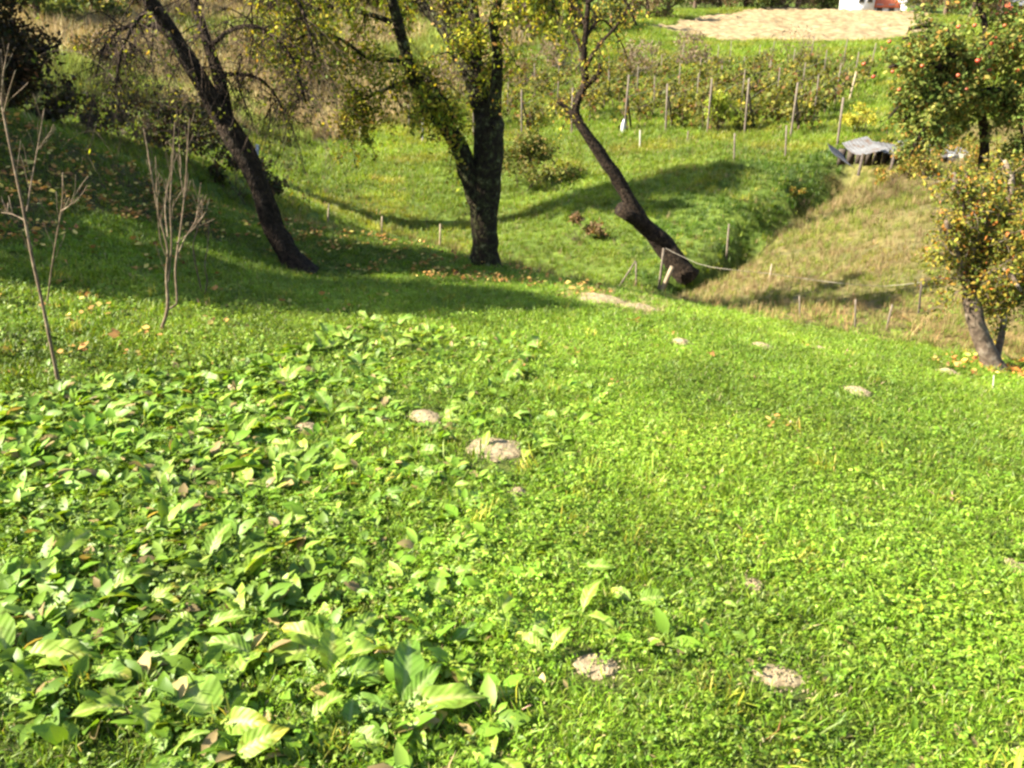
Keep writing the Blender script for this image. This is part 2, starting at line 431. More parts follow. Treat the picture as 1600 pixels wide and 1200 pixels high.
# ------------------------------------------------------------------ the ground sheet
crest_xy = np.array([W(*c)[:2] for c in CREST]); crest_xy = np.vstack([[-30, 10.5], crest_xy, [14, 7.6], [40, 4]])
def yc(x): return np.interp(x, crest_xy[:, 0], crest_xy[:, 1])
def in_poly(x, y, poly):
    r_ = np.zeros(np.shape(x), bool); m_ = len(poly)
    for i in range(m_):
        (x1, y1), (x2, y2) = poly[i], poly[(i + 1) % m_]
        if y1 == y2: continue
        c = ((y1 > y) != (y2 > y)) & (x < (x2 - x1) * (y - y1) / (y2 - y1) + x1)
        r_ ^= c
    return r_
def wp(*pix): return [tuple(W(*p_)[:2]) for p_ in pix]
DITCH = wp((1060, 442, 16.5), (1130, 392, 18.5), (1200, 342, 21), (1330, 265, 26), (1400, 228, 30))
BANK_SHADE = DITCH + wp((1320, 236, 29), (1200, 262, 26.5), (1080, 285, 25), (1010, 330, 22), (1000, 400, 18.5))  # outline of the tree shade tinted into the bank grass
TAN = wp((1000, 465, 12.5), (1030, 462, 14)) + DITCH + [(24, 34), (60, 34), (60, 0)] + [(20, 6.5)] + wp((1600, 545, 9.6), (1450, 525, 9.9), (1250, 495, 10.8), (1100, 470, 11.8))
DRYHILL = wp((-200, 190, 20), (60, 175, 24), (350, 168, 30), (520, 200, 38), (720, 170, 48), (790, 110, 60), (850, 40, 85), (880, 0, 105)) + [(0, 170), (-150, 170), (-120, 30)]
WEED = [tuple(G(*p_)[:2]) for p_ in ((-150, 640), (0, 620), (250, 590), (480, 545), (560, 500), (860, 530), (960, 640), (850, 760), (790, 850), (1000, 890), (1170, 960), (930, 1090), (760, 1290), (-200, 1290))]
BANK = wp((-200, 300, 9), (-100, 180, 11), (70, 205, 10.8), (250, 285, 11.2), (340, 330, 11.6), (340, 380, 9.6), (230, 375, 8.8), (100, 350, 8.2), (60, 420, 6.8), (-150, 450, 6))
def zone(x, y):
    """0 meadow 1 lawn 2 dry strip 3 tan field 4 dry hillside 5 littered bank"""
    s = np.clip(np.hypot(x, y) / 12, .4, 4)
    xw = x + (fbm(x * .8, y * .8, 21) - .5) * 1.1 * s; yw = y + (fbm(x * .8, y * .8, 22) - .5) * 1.1 * s
    z = np.zeros(np.shape(x), int)
    c = yc(x)
    z[in_poly(xw, yw, TAN)] = 3
    z[in_poly(xw, yw, DRYHILL)] = 4
    yl = y + (fbm(x * 1.6, y * 1.6, 23) - .5) * .5
    z[yl < c] = 1
    z[(yl >= c - np.where(x < 1, .45, .05)) & (yl < c + 2.0) & (x > -4)] = 2
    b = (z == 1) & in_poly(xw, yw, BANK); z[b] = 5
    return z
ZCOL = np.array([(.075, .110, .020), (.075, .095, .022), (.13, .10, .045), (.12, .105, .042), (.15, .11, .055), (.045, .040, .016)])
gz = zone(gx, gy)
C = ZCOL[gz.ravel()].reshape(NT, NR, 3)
for _ in range(2):                                                       # soften the seams between the ground covers
    C = (C + np.roll(C, 1, 0) + np.roll(C, -1, 0) + np.roll(C, 1, 1) + np.roll(C, -1, 1)) / 5
gi = np.arange(NT - 1)[:, None] * NR + np.arange(NR - 1)[None]
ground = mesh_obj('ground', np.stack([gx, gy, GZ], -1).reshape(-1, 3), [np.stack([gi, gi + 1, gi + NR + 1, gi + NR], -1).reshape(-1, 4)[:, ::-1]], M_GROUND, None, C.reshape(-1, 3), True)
tag(ground, kind='structure')

# ploughed field: a sheet of clods and furrows lying on the hillside
PF = [tuple(G(*p_, 45)[:2]) for p_ in ((1015, 44), (1060, 55), (1110, 63), (1230, 68), (1380, 67), (1460, 50), (1445, 17), (1330, 15), (1200, 14), (1110, 24))]
pa = np.array(PF); X, Y = np.meshgrid(np.linspace(pa[:, 0].min() - 1, pa[:, 0].max() + 1, 200), np.linspace(pa[:, 1].min() - 1, pa[:, 1].max() + 1, 200), indexing='ij')
ok = in_poly(X + (fbm(X * .3, Y * .3, 31) - .5) * 3, Y + (fbm(X * .3, Y * .3, 32) - .5) * 3, PF)
Z = H(X, Y) + .12 + (fbm(X * 1.3, Y * 1.3, 33) - .5) * .35 + np.abs(np.sin(X * 2.2 + Y * .5)) * .10
ii = np.arange(199)[:, None] * 200 + np.arange(199)[None]
keep = ok[:-1, :-1] & ok[1:, 1:] & ok[1:, :-1] & ok[:-1, 1:]
tag(mesh_obj('ploughed_field', np.stack([X, Y, Z], -1).reshape(-1, 3), [np.stack([ii, ii + 200, ii + 201, ii + 1], -1)[keep]], M_PLOUGH, None, None, True), kind='structure')

# ------------------------------------------------------------------ scattering of ground cover (stuff)
def scatter(name, pts, scale, tint, sources, tilt=.25):
    k = len(pts)
    me = bpy.data.meshes.new(name); me.vertices.add(k)
    me.vertices.foreach_set('co', np.asarray(pts, np.float32).ravel())
    def put(nm, typ, arr, key):
        a = me.attributes.new(nm, typ, 'POINT'); a.data.foreach_set(key, np.asarray(arr, np.float32 if key != 'value' or typ == 'FLOAT' else np.int32).ravel())
    rot = np.stack([rng.normal(0, tilt, k), rng.normal(0, tilt, k), rng.uniform(0, 6.283, k)], -1)
    put('rot', 'FLOAT_VECTOR', rot, 'vector'); put('siz', 'FLOAT', scale, 'value')
    c4 = np.ones((k, 4)); c4[:, :3] = tint
    put('tint', 'FLOAT_COLOR', c4, 'color'); put('idx', 'INT', rng.integers(0, len(sources), k), 'value')
    o = bpy.data.objects.new(name, me); COL.objects.link(o); tag(o, kind='stuff')
    coll = bpy.data.collections.new(name + '_source')
    for s in sources: coll.objects.link(s)
    ng = bpy.data.node_groups.new(name, 'GeometryNodeTree')
    ng.interface.new_socket('Geometry', in_out='INPUT', socket_type='NodeSocketGeometry')
    ng.interface.new_socket('Geometry', in_out='OUTPUT', socket_type='NodeSocketGeometry')
    N, L = ng.nodes, ng.links
    gi_, go = N.new('NodeGroupInput'), N.new('NodeGroupOutput')
    ci = N.new('GeometryNodeCollectionInfo'); ci.inputs['Collection'].default_value = coll
    ci.inputs['Separate Children'].default_value = True; ci.inputs['Reset Children'].default_value = True
    ip = N.new('GeometryNodeInstanceOnPoints'); ip.inputs['Pick Instance'].default_value = True
    def na(nm, t):
        x = N.new('GeometryNodeInputNamedAttribute'); x.data_type = t; x.inputs['Name'].default_value = nm
        return x.outputs['Attribute']
    er = N.new('FunctionNodeEulerToRotation'); L.new(na('rot', 'FLOAT_VECTOR'), er.inputs[0])
    L.new(gi_.outputs[0], ip.inputs['Points']); L.new(ci.outputs[0], ip.inputs['Instance'])
    L.new(er.outputs[0], ip.inputs['Rotation']); L.new(na('siz', 'FLOAT'), ip.inputs['Scale']); L.new(na('idx', 'INT'), ip.inputs['Instance Index'])
    L.new(ip.outputs[0], go.inputs[0])
    md = o.modifiers.new('scatter', 'NODES'); md.node_group = ng
    return o
def sample(nmax, dens, rmin, rmax, amax=R(47)):
    """points whose density per square metre is dens(r), r from the camera"""
    rr = np.exp(np.linspace(math.log(rmin), math.log(rmax), 400))
    w = dens(rr) * rr * 2 * amax; cdf = np.concatenate([[0], np.cumsum((w[1:] + w[:-1]) / 2 * np.diff(rr))])
    tot = int(min(nmax, cdf[-1])); u = rng.uniform(0, cdf[-1], tot)
    r_ = np.interp(u, cdf, rr); a = rng.uniform(-amax, amax, tot)
    return r_ * np.sin(a), r_ * np.cos(a), r_
def seen(x, y, z, m=130, far_top=-400):
    dy, dz = y * CP - (z - CAM_H) * SP, y * SP + (z - CAM_H) * CP
    px, py = 800 + FPX * x / np.maximum(dy, .05), 600 - FPX * dz / np.maximum(dy, .05)
    return (dy > .2) & (px > -m) & (px < 1600 + m) & (py > far_top) & (py < 1200 + m)

def blade_tuft(nb, hmin, hmax, width, lean, spread, cols, mat, name='grass_tuft'):
    mb = MB()
    for _ in range(nb):
        a = rng.uniform(0, 6.28); r_ = spread * math.sqrt(rng.uniform()); b = np.array([r_ * math.cos(a), r_ * math.sin(a), -.01])
        a2 = rng.uniform(0, 6.28); d = np.array([math.cos(a2), math.sin(a2), 0]); s = np.array([-d[1], d[0], 0])
        h = rng.uniform(hmin, hmax); l = rng.uniform(.1, 1) * lean * h; w = width * rng.uniform(.6, 1.2)
        m_ = b + d * l * .35 + np.array([0, 0, h * .6]); t = b + d * l * 1.1 + np.array([0, 0, h * rng.uniform(.7, 1)])
        c = pick(cols, 1)[0]
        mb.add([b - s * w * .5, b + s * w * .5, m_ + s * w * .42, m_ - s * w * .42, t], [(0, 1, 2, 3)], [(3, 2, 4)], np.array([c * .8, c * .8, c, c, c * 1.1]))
    return mb.obj(name, mat, colored=True, link=False)
def leaflet(mb, base, d, n_, L_, w, col, fold=.15, pts=4):
    """a broad leaf blade: two rows of quads either side of a midrib"""
    d = d / np.linalg.norm(d); s = np.cross(d, n_); s /= np.linalg.norm(s) + 1e-9; n_ = np.cross(s, d)
    t = np.linspace(0, 1, pts + 1)
    wd = w * .5 * np.sin(np.pi * np.clip(t * .92 + .06, 0, 1)) ** .7
    cen = base + d * (t * L_)[:, None] - n_ * (L_ * .35 * t ** 2)[:, None]
    V = np.stack([cen - s * wd[:, None] + n_ * (wd * fold)[:, None], cen, cen + s * wd[:, None] + n_ * (wd * fold)[:, None]], 1).reshape(-1, 3)
    Q_ = [(3 * i + j, 3 * i + j + 1, 3 * i + j + 4, 3 * i + j + 3) for i in range(pts) for j in (0, 1)]
    mb.add(V, Q_, (), col)
def clover_patch(k, spread, cols):
    mb = MB()
    for _ in range(k):
        a = rng.uniform(0, 6.28); r_ = spread * math.sqrt(rng.uniform()); h = rng.uniform(.012, .05)
        c0 = np.array([r_ * math.cos(a), r_ * math.sin(a), h]); c = pick(cols, 1)[0]; off = rng.uniform(0, 6.28)
        up = np.array([rng.normal(0, .35), rng.normal(0, .35), 1.0])
        for j in range(3):
            d = np.array([math.cos(off + j * 2.09), math.sin(off + j * 2.09), rng.uniform(-.1, .25)])
            leaflet(mb, c0, d, up, rng.uniform(.007, .015), .011, c, .2, 2)
    return mb.obj('clover_patch', M_GRASS, colored=True, link=False)
def rosette(k, Lmin, Lmax, asp, cols, rise=(.08, .85)):
    mb = MB()
    for j in range(k):
        a = rng.uniform(0, 6.28); e = rng.uniform(*rise)
        d = np.array([math.cos(a), math.sin(a), e]); L_ = rng.uniform(Lmin, Lmax)
        leaflet(mb, np.array([0, 0, .005]) + d * .015, d, np.array([0, 0, 1.0]) + rng.normal(0, .2, 3), L_, L_ * asp * rng.uniform(.8, 1.2), pick(cols, 1)[0], .25, 3)
    return mb.obj('weed_rosette', M_GRASS, colored=True, link=False)

GREENS = [(5, (.130, .222, .012)), (3, (.092, .175, .010)), (2.4, (.180, .245, .025)), (.8, (.34, .28, .13))]
DRYS = [(4, (.27, .21, .10)), (3, (.20, .145, .07)), (2, (.33, .28, .15)), (1.6, (.13, .145, .04))]
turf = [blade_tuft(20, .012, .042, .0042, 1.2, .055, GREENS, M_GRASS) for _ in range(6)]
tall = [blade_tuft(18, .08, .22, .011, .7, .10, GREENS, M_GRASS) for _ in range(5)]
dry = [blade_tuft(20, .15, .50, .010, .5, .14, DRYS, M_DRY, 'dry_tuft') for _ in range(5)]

def patchy(x, y, s, seed, lo=.78, hi=1.25):
    return (lo + (hi - lo) * np.clip((fbm(x * s, y * s, seed) - .25) * 2, 0, 1))[:, None]
def tint_for(x, y, r_):
    t = np.ones((len(x), 3)) * rng.uniform(.8, 1.2, (len(x), 1)) * patchy(x, y, 1.3, 41) * patchy(x, y, .35, 42, .85, 1.15)
    yel = np.clip((fbm(x * .7, y * .7, 43) - .45) * 4, 0, 1)[:, None] * .5
    t = t * (1 + yel * np.array([.24, .08, .2]))
    return t
MH = [(940, 468, 40, 'broad pale sandy patch of soil at the far lawn edge right of the mossy tree'), (1064, 536, 17, 'small pale molehill below the crooked tree'), (1190, 542, 17, 'small pale molehill left of two in the right lawn'), (1280, 546, 13, 'smallest pale molehill right of another in the right lawn'), (1340, 613, 21, 'pale molehill alone in the right lawn'), (1478, 582, 15, 'pale molehill near the pale trunk on the right'), (665, 652, 26, 'crumbly brown molehill among the dock plants, the farther of two'), (772, 702, 48, 'largest crumbly molehill in the middle of the lawn'), (810, 771, 13, 'tiny pale soil lump under the largest molehill'), (930, 1042, 36, 'bare soil patch in the near grass beside the dock leaves'), (1218, 1058, 34, 'bare soil patch in the near grass on the right'), (1582, 885, 24, 'pale soil patch at the right edge of the lawn'), (1175, 914, 16, 'small brown soil patch in the near right grass'), (1000, 480, 30, 'thin pale soil smear beside the broad sandy patch'), (480, 670, 18, 'small dark soil lump between the dock plants')]
MHP = [(G(a_, b_), c_) for a_, b_, c_, l_ in MH]
def clear(x, y, keep=.12):
    f = np.ones(len(x), bool)
    for g_, hw in MHP:
        rad = hw * 1.2 * np.linalg.norm(g_ - [0, 0, CAM_H]) / FPX
        f &= ~((np.hypot(x - g_[0], (y - g_[1] + rad * .4) * .75) < rad * (.75 + .5 * vnoise(x * 14, y * 14, 77))) & (rng.uniform(size=len(x)) > keep))
    return f
# turf of the lawn
x, y, r_ = sample(330000, lambda r: np.minimum(2600, 2600 * (3.2 / r) ** 1.25), 1.0, 16)
z = H(x, y); zn = zone(x, y)
k = seen(x, y, z) & clear(x, y) & ((zn == 1) | ((zn == 5) & (rng.uniform(size=len(x)) < .5)) | ((zn == 2) & (rng.uniform(size=len(x)) < .25)))
x, y, z, r_, zn = x[k], y[k], z[k], r_[k], zn[k]
inw = in_poly(x, y, WEED)
kk = rng.uniform(size=len(x)) < np.where(inw, .62, np.clip(.35 + 1.5 * (fbm(x * 5, y * 5, 58, 2) - .2), .35, 1))
x, y, z, r_, zn = x[kk], y[kk], z[kk], r_[kk], zn[kk]
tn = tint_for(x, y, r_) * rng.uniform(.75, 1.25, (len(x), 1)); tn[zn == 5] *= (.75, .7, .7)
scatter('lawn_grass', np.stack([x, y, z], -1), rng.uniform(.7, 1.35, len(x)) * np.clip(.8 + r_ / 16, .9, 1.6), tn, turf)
# clover and small broad leaves in the turf
clov = [clover_patch(12, .07, [(3, (.120, .212, .014)), (2, (.165, .235, .025)), (1, (.085, .155, .012))]) for _ in range(5)]
x, y, r_ = sample(90000, lambda r: np.minimum(620, 620 * (3 / r) ** 1.7), 1.0, 13)
z = H(x, y); k = seen(x, y, z) & clear(x, y) & (zone(x, y) == 1) & (rng.uniform(size=len(x)) < np.clip((fbm(x * 1.1, y * 1.1, 51) - .22) * 2.6, .25, .9)) & (~in_poly(x, y, WEED) | (rng.uniform(size=len(x)) < .5))
x, y, z, r_ = x[k], y[k], z[k], r_[k]
scatter('clover', np.stack([x, y, z + .004], -1), rng.uniform(.55, 1.2, len(x)), tint_for(x, y, r_) * rng.uniform(.8, 1.2, (len(x), 1)), clov, .3)
# low broad-leaved weeds, thick on the left
wd = [rosette(int(rng.integers(5, 10)), .028, .085, rng.uniform(.38, .65), [(4, (.125, .22, .018)), (2, (.19, .27, .038)), (2, (.085, .16, .012)), (.35, (.26, .2, .08))]) for _ in range(7)]
x, y, r_ = sample(60000, lambda r: np.minimum(560, 560 * (4.0 / r) ** 1.3), 1.0, 13)
z = H(x, y); inw = in_poly(x + (fbm(x, y, 52) - .5) * 1.2, y + (fbm(x, y, 53) - .5) * 1.2, WEED)
left = (x < -.18 * y)
k = seen(x, y, z) & clear(x, y) & np.isin(zone(x, y), (1, 5)) & (rng.uniform(size=len(x)) < np.where(inw, np.clip((.04 - x / (y + 1.2)) * 2.8, .10, .9) * np.clip((fbm(x * 1.4, y * 1.4, 57) - .28) * 3.5, .30, 1.1), np.where(left, .16, .10)))
x, y, z, r_ = x[k], y[k], z[k], r_[k]
scatter('weeds', np.stack([x, y, z + .006], -1), (.40 + .75 * rng.uniform(size=len(x)) ** 1.5) * np.where(in_poly(x, y, WEED), 1.05, .6), tint_for(x, y, r_), wd, .3)
# taller grass standing in the lawn and on the bank
x, y, r_ = sample(9000, lambda r: np.minimum(30, 30 * (5 / r) ** .6), 1.2, 14)
z = H(x, y); k = seen(x, y, z) & clear(x, y) & np.isin(zone(x, y), (1, 5)) & (fbm(x * .9, y * .9, 54) > np.where(x < -.1 * y, .40, .50))
x, y, z, r_ = x[k], y[k], z[k], r_[k]
scatter('tall_grass', np.stack([x, y, z], -1), rng.uniform(.25, .7, len(x)), tint_for(x, y, r_) * np.where(rng.uniform(size=(len(x), 1)) < .18, np.array([[1.9, 1.2, 2.2]]), .85), tall)
# meadow of the far side of the valley
x, y, r_ = sample(210000, lambda r: np.minimum(75, 75 * (18 / r) ** 1.35), 9.5, 130, R(44))
z = H(x, y); zn = zone(x, y); k = seen(x, y, z, 90) & ((zn == 0) | ((zn == 3) & (rng.uniform(size=len(x)) < np.where(fbm(x * .6, y * .6, 49) > .52, .5, .10)))) & ~in_poly(x, y, PF)
zn3 = (zn == 3)[k]
x, y, z, r_ = x[k], y[k], z[k], r_[k]
tn = tint_for(x, y, r_) * patchy(x, y, .25, 44, .7, 1.1) * (1.0, .92, 1.0)
dr = np.clip((fbm(x * .45, y * .45, 45) - .52) * 5, 0, 1)[:, None] * .5
tn = tn * (1 - dr) + tn * dr * np.array([1.9, 1.15, 1.6])
tn[zn3] = tn[zn3] * (1.25, 1.05, 1.3)
shady = in_poly(x + (fbm(x * .9, y * .9, 55) - .5) * 2.5, y + (fbm(x * .9, y * .9, 56) - .5) * 2.5, BANK_SHADE) & ~zn3
shady &= rng.uniform(size=len(x)) < .85
tn[shady] = tn[shady] * np.array([.38, .52, .45])  # shade on the green bank painted as a darker grass tint
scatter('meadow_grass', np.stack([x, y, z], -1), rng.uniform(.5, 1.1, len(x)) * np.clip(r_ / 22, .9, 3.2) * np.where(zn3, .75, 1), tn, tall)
# dry stalks: along the lawn edge, on the tan field and over the far hillside
x, y, r_ = sample(230000, lambda r: np.minimum(110, 110 * (13 / r) ** 1.5), 8.0, 140, R(44))
z = H(x, y); zn = zone(x, y)
u = rng.uniform(size=len(x)); pt = fbm(x * .5, y * .5, 46)
k = seen(x, y, z, 90) & (((zn == 2) & (u < .45)) | ((zn == 3) & (u < np.where(pt > .5, 1.0, .55))) | ((zn == 4) & (u < .8)) | ((zn == 1) & (np.hypot(x - MHP[0][0][0] - .2, (y - MHP[0][0][1]) * .8) < .75) & (u < .95)) | ((zn == 0) & (u < .05)))
x, y, z, r_, zn = x[k], y[k], z[k], r_[k], zn[k]
tn = np.ones((len(x), 3)) * rng.uniform(.7, 1.25, (len(x), 1)) * patchy(x, y, .3, 47, .7, 1.3)
gr = ((zn == 3) & (rng.uniform(size=len(x)) < np.clip((fbm(x * .9, y * .9, 50) - .3) * 2, .1, .75))) | ((zn == 4) & (fbm(x * .2, y * .2, 48) > .56)); tn[zn == 3] *= (.74, .70, .68); tn[gr] *= (.62, .95, .38)
rd = (zn == 2); tn[zn == 1] *= 1.25; tn[rd] *= (.95, .85, .75); g2 = rd & (rng.uniform(size=len(x)) < .4); tn[g2] *= (.6, .95, .5)
sc = rng.uniform(.5, 1.2, len(x)) * np.where(zn == 4, np.clip(r_ / 20, 1, 3.5), np.where(zn == 3, .40 * np.clip(r_ / 14, .8, 1.6), np.where(zn == 1, .22, .48)))
scatter('dry_grass', np.stack([x, y, z], -1), sc, tn, dry)
# fallen leaves
fl = []
for _ in range(4):
    mb = MB()
    leaves(mb, np.c_[rng.uniform(-.10, .10, (7, 2)), rng.uniform(.025, .06, 7)], .05, [(3, (.30, .15, .05)), (2, (.40, .26, .07)), (2, (.16, .08, .035)), (1, (.45, .35, .10))], .8, .6, 0)
    fl.append(mb.obj('fallen_leaf', M_DRY, colored=True, link=False))
x, y, r_ = sample(60000, lambda r: 90 + 0 * r, 4.5, 14)
z = H(x, y); zn = zone(x, y); u = rng.uniform(size=len(x))
c2 = yc(x) - y
rt = G(1545, 575)
near_rt = np.exp(-(((x - rt[0] - .3) / .8) ** 2 + ((y - rt[1] + .1) / .35) ** 2))
p_ = np.where(zn == 5, .45, 0) + np.where((zn == 1) & (x < 1.2) & (c2 < 2.4), .22, .004) + near_rt * 1.0 + np.where((x < -2.4) & (y < 8), .05, 0)
k = seen(x, y, z) & (u < p_) & np.isin(zn, (1, 5, 2))
tn = np.ones((k.sum(), 3)) * rng.uniform(.7, 1.3, (k.sum(), 1)); tn[near_rt[k] > .35] *= (1.1, .8, .6)
scatter('fallen_leaves', np.stack([x[k], y[k], z[k]], -1), rng.uniform(.7, 1.3, k.sum()), tn, fl, .2)

# ------------------------------------------------------------------ trees
def make_tree(name, base, label, cat, trunk, limbs, bark, leafcols, leaf_size, n_side, length, levels, droop, leafy, leaf_every=.12, extra=None, group=None, sides=14, up=.15, jit=.25, leaf_jit=.05, step=.12, tw_mat=None, spread=.9, rough=.16, hang=None):
    """trunk / limbs: (points, radii); each limb with its twigs is a part, the leaves are the crown"""
    root = thing(name, base, label, cat, group)
    base = np.asarray(base, float)
    mb = MB(); tp, tr = smooth_path(trunk[0], trunk[1], step)
    mb.tube(tp, tr, sides, True, rough, random.randint(1, 99))
    mb.obj('trunk', bark, root, True, origin=base)
    lp = []
    for lpnt, lrad in limbs:
        mb = MB(); p_, r__ = smooth_path(lpnt, lrad, step)
        mb.tube(p_, r__, 10, True, rough, random.randint(1, 99))
        grow(mb, lp, p_, r__, n_side, length, levels, jit, droop, spread, leaf_every, leafy, .2, up, leaf_jit)
        mb.obj('branch', bark, root, True, origin=base)
    if hang:
        nh, hl, lpm, sel = hang
        for li_ in sel:
            p_, r__ = smooth_path(*limbs[li_], .06); mb = MB()
            for _ in range(nh):
                i_ = rng.integers(int(len(p_) * .15), len(p_)); ln = rng.uniform(.35, 1) * hl
                hp = wander(p_[i_], rng.normal(0, .55, 3) + [0, 0, -.25], ln, 9, .16, .22)
                mb.tube(hp, np.linspace(.0042, .0014, 10), 4, False)
                for _ in range(5):
                    j_ = rng.integers(1, 9); h2 = wander(hp[j_], rng.normal(0, .6, 3) + [0, 0, -.4], ln * .35, 5, .2, .2)
                    mb.tube(h2, np.linspace(.0026, .0012, 6), 3, False)
                    k2 = rng.poisson(ln * .35 * lpm)
                    if k2: lp.append(h2[rng.integers(0, 6, k2)] + rng.normal(0, .03, (k2, 3)))
                k2 = rng.poisson(ln * lpm)
                if k2: lp.append(hp[rng.integers(0, 10, k2)] + rng.normal(0, .04, (k2, 3)))
            mb.obj('hanging_twig', M_TWIG, root, True, origin=base)['kind'] = 'stuff'
    if extra: extra(root, base, lp)
    if lp:
        mb = MB(); leaves(mb, np.vstack(lp), leaf_size, leafcols)
        mb.obj('crown', M_LEAF, root, False, True, origin=base)
    return root

YG = [(4, (.22, .24, .022)), (3, (.13, .17, .018)), (3, (.32, .28, .03)), (1.5, (.06, .085, .013)), (.6, (.28, .16, .04))]
OLIVE = [(4, (.075, .095, .018)), (3, (.11, .12, .025)), (2, (.16, .12, .04)), (1, (.05, .06, .015))]

# leaning tree at the left of the lawn, forked, with hanging bare twigs
b1 = G(460, 420); d1 = b1[1]; s1 = d1 - 10
tr1 = px_limb([(470, 434, 10, 32), (462, 418, 10, 24), (454, 402, 10, 19), (430, 360, 10, 16), (407, 298, 9.95, 16), (382, 242, 9.9, 17), (350, 190, 9.85, 17)], s1)
li1 = [px_limb(s, s1) for s in (
    [(356, 198, 9.86, 15), (310, 122, 9.7, 14), (270, 55, 9.6, 12), (235, 0, 9.5, 11), (190, -80, 9.3, 9), (150, -170, 9.2, 6), (130, -260, 9.1, 3)],
    [(354, 195, 9.86, 12), (345, 130, 9.95, 9.5), (325, 70, 10.1, 8), (303, 0, 10.3, 7), (292, -80, 10.5, 6), (305, -170, 10.6, 3)],
    [(326, 75, 10.1, 4), (365, 45, 10.0, 3.5), (410, 45, 9.9, 3), (455, 90, 9.8, 2.5), (478, 160, 9.75, 1.6)],
    [(303, 0, 10.3, 5), (350, -50, 10.2, 4.5), (420, -50, 10.0, 4), (470, 10, 9.8, 3), (492, 90, 9.7, 1.6)],
    [(350, 118, 9.95, 3), (390, 117, 10.1, 2.6), (425, 140, 10.2, 2), (450, 190, 10.3, 1.2)],
    [(285, 75, 9.62, 4), (250, 45, 9.8, 3.5), (205, 40, 10.0, 3), (165, 70, 10.2, 2), (150, 120, 10.3, 1.2)],
    [(240, 10, 9.5, 4), (215, 30, 9.2, 3), (190, 80, 9.0, 2), (180, 140, 8.95, 1.2)])]
make_tree('plum_tree', b1, 'dark leaning tree with forked trunk and hanging bare twigs, left of the lawn', 'tree', tr1, li1, M_BARK, YG + OLIVE, .05, 16, .7, 2, .34, .2, group=None, up=-.1, hang=(36, 1.5, 3.2, [2, 3, 4, 5, 6]))

# tree at the middle, mossy, with yellow-green sprays
b2 = G(758, 414); s2 = b2[1] - 11.4
tr2 = px_limb([(760, 428, 11.4, 36), (759, 411, 11.4, 27), (758, 393, 11.4, 22.5), (757, 345, 11.4, 21), (760, 290, 11.4, 23), (765, 235, 11.4, 26), (765, 195, 11.4, 23), (763, 168, 11.4, 15)], s2)
li2 = [px_limb(s, s2) for s in (
    [(754, 330, 11.4, 16), (735, 278, 11.35, 16), (714, 222, 11.3, 14), (690, 190, 11.25, 13), (660, 150, 11.2, 11), (640, 105, 11.1, 10), (628, 60, 11.0, 9), (612, 0, 10.9, 8), (590, -90, 10.7, 6), (560, -190, 10.5, 3)],
    [(762, 205, 11.42, 16), (752, 165, 11.45, 16), (735, 118, 11.6, 13), (708, 72, 11.8, 11), (690, 40, 11.9, 9), (655, 0, 12.1, 7), (610, -90, 12.3, 5), (590, -180, 12.4, 3)],
    [(722, 90, 11.7, 7), (718, 40, 11.75, 7), (728, -20, 11.8, 6), (745, -110, 12, 4)],
    [(768, 205, 11.38, 15), (772, 165, 11.32, 12), (777, 115, 11.2, 9.5), (775, 70, 11.1, 8.5), (770, 35, 11.0, 8), (782, -10, 10.9, 7), (805, -100, 10.7, 5), (830, -190, 10.6, 3)],
    [(762, 190, 11.45, 13), (752, 145, 11.5, 12), (744, 95, 11.55, 10), (742, 40, 11.55, 9), (735, -20, 11.6, 7), (715, -120, 11.6, 4)],
    [(627, 95, 11.05, 4), (575, 90, 10.9, 3.2), (530, 60, 10.7, 2.6), (475, 55, 10.5, 2), (440, 90, 10.4, 1.3)],
    [(612, 35, 11.0, 4.5), (570, 20, 11.0, 4), (520, 10, 11.1, 3.2), (460, 30, 11.2, 2.4), (425, 80, 11.2, 1.4)],
    [(640, 110, 11.1, 4), (665, 120, 10.9, 3.6), (690, 150, 10.8, 3), (708, 185, 10.7, 2)],
    [(645, 125, 11.15, 4), (600, 140, 11.3, 3), (565, 160, 11.4, 2), (545, 195, 11.5, 1.2)],
    [(605, -30, 10.8, 5), (540, -60, 10.6, 4), (470, -40, 10.4, 3), (420, 10, 10.2, 2)],
    [(780, 0, 10.9, 5), (810, -30, 10.7, 4), (850, -20, 10.5, 3), (875, 25, 10.4, 1.6)])]
make_tree('pear_tree', b2, 'thick mossy dark tree with split trunk and drooping yellow-green leaves at the lawn edge', 'tree', tr2, li2, M_BARK2, YG, .058, 15, .62, 2, .30, 4.2, .10, up=-.02, hang=(16, .9, 22, [0, 5, 6, 8, 9, 10]))

# tree leaning to the left beyond the lawn, with a sawn stub
b3 = G(1060, 428); s3 = b3[1] - 15.3
tr3 = px_limb([(1075, 436, 15.3, 20), (1058, 412, 15.3, 16), (1030, 375, 15.3, 15), (1002, 346, 15.25, 13.5), (976, 300, 15.2, 11), (950, 257, 15.15, 9.5), (925, 220, 15.1, 8.5), (906, 193, 15.1, 7.5), (899, 172, 15.1, 6.5), (906, 150, 15.1, 6.2), (915, 130, 15.1, 6.2), (913, 108, 15.1, 5.6), (913, 75, 15.05, 5), (916, 40, 15, 4.5), (920, 0, 15, 4), (930, -80, 14.9, 4), (925, -160, 14.9, 2)], s3)
def stub(root, base, lp):
    mb = MB(); p_, r__ = px_limb([(1006, 350, 15.25, 12), (985, 337, 15.1, 11), (967, 325, 15.0, 11)], s3)
    mb.tube(p_, r__, 12, True, .1, 5); mb.obj('sawn_stub', M_BARK, root, True, origin=base)
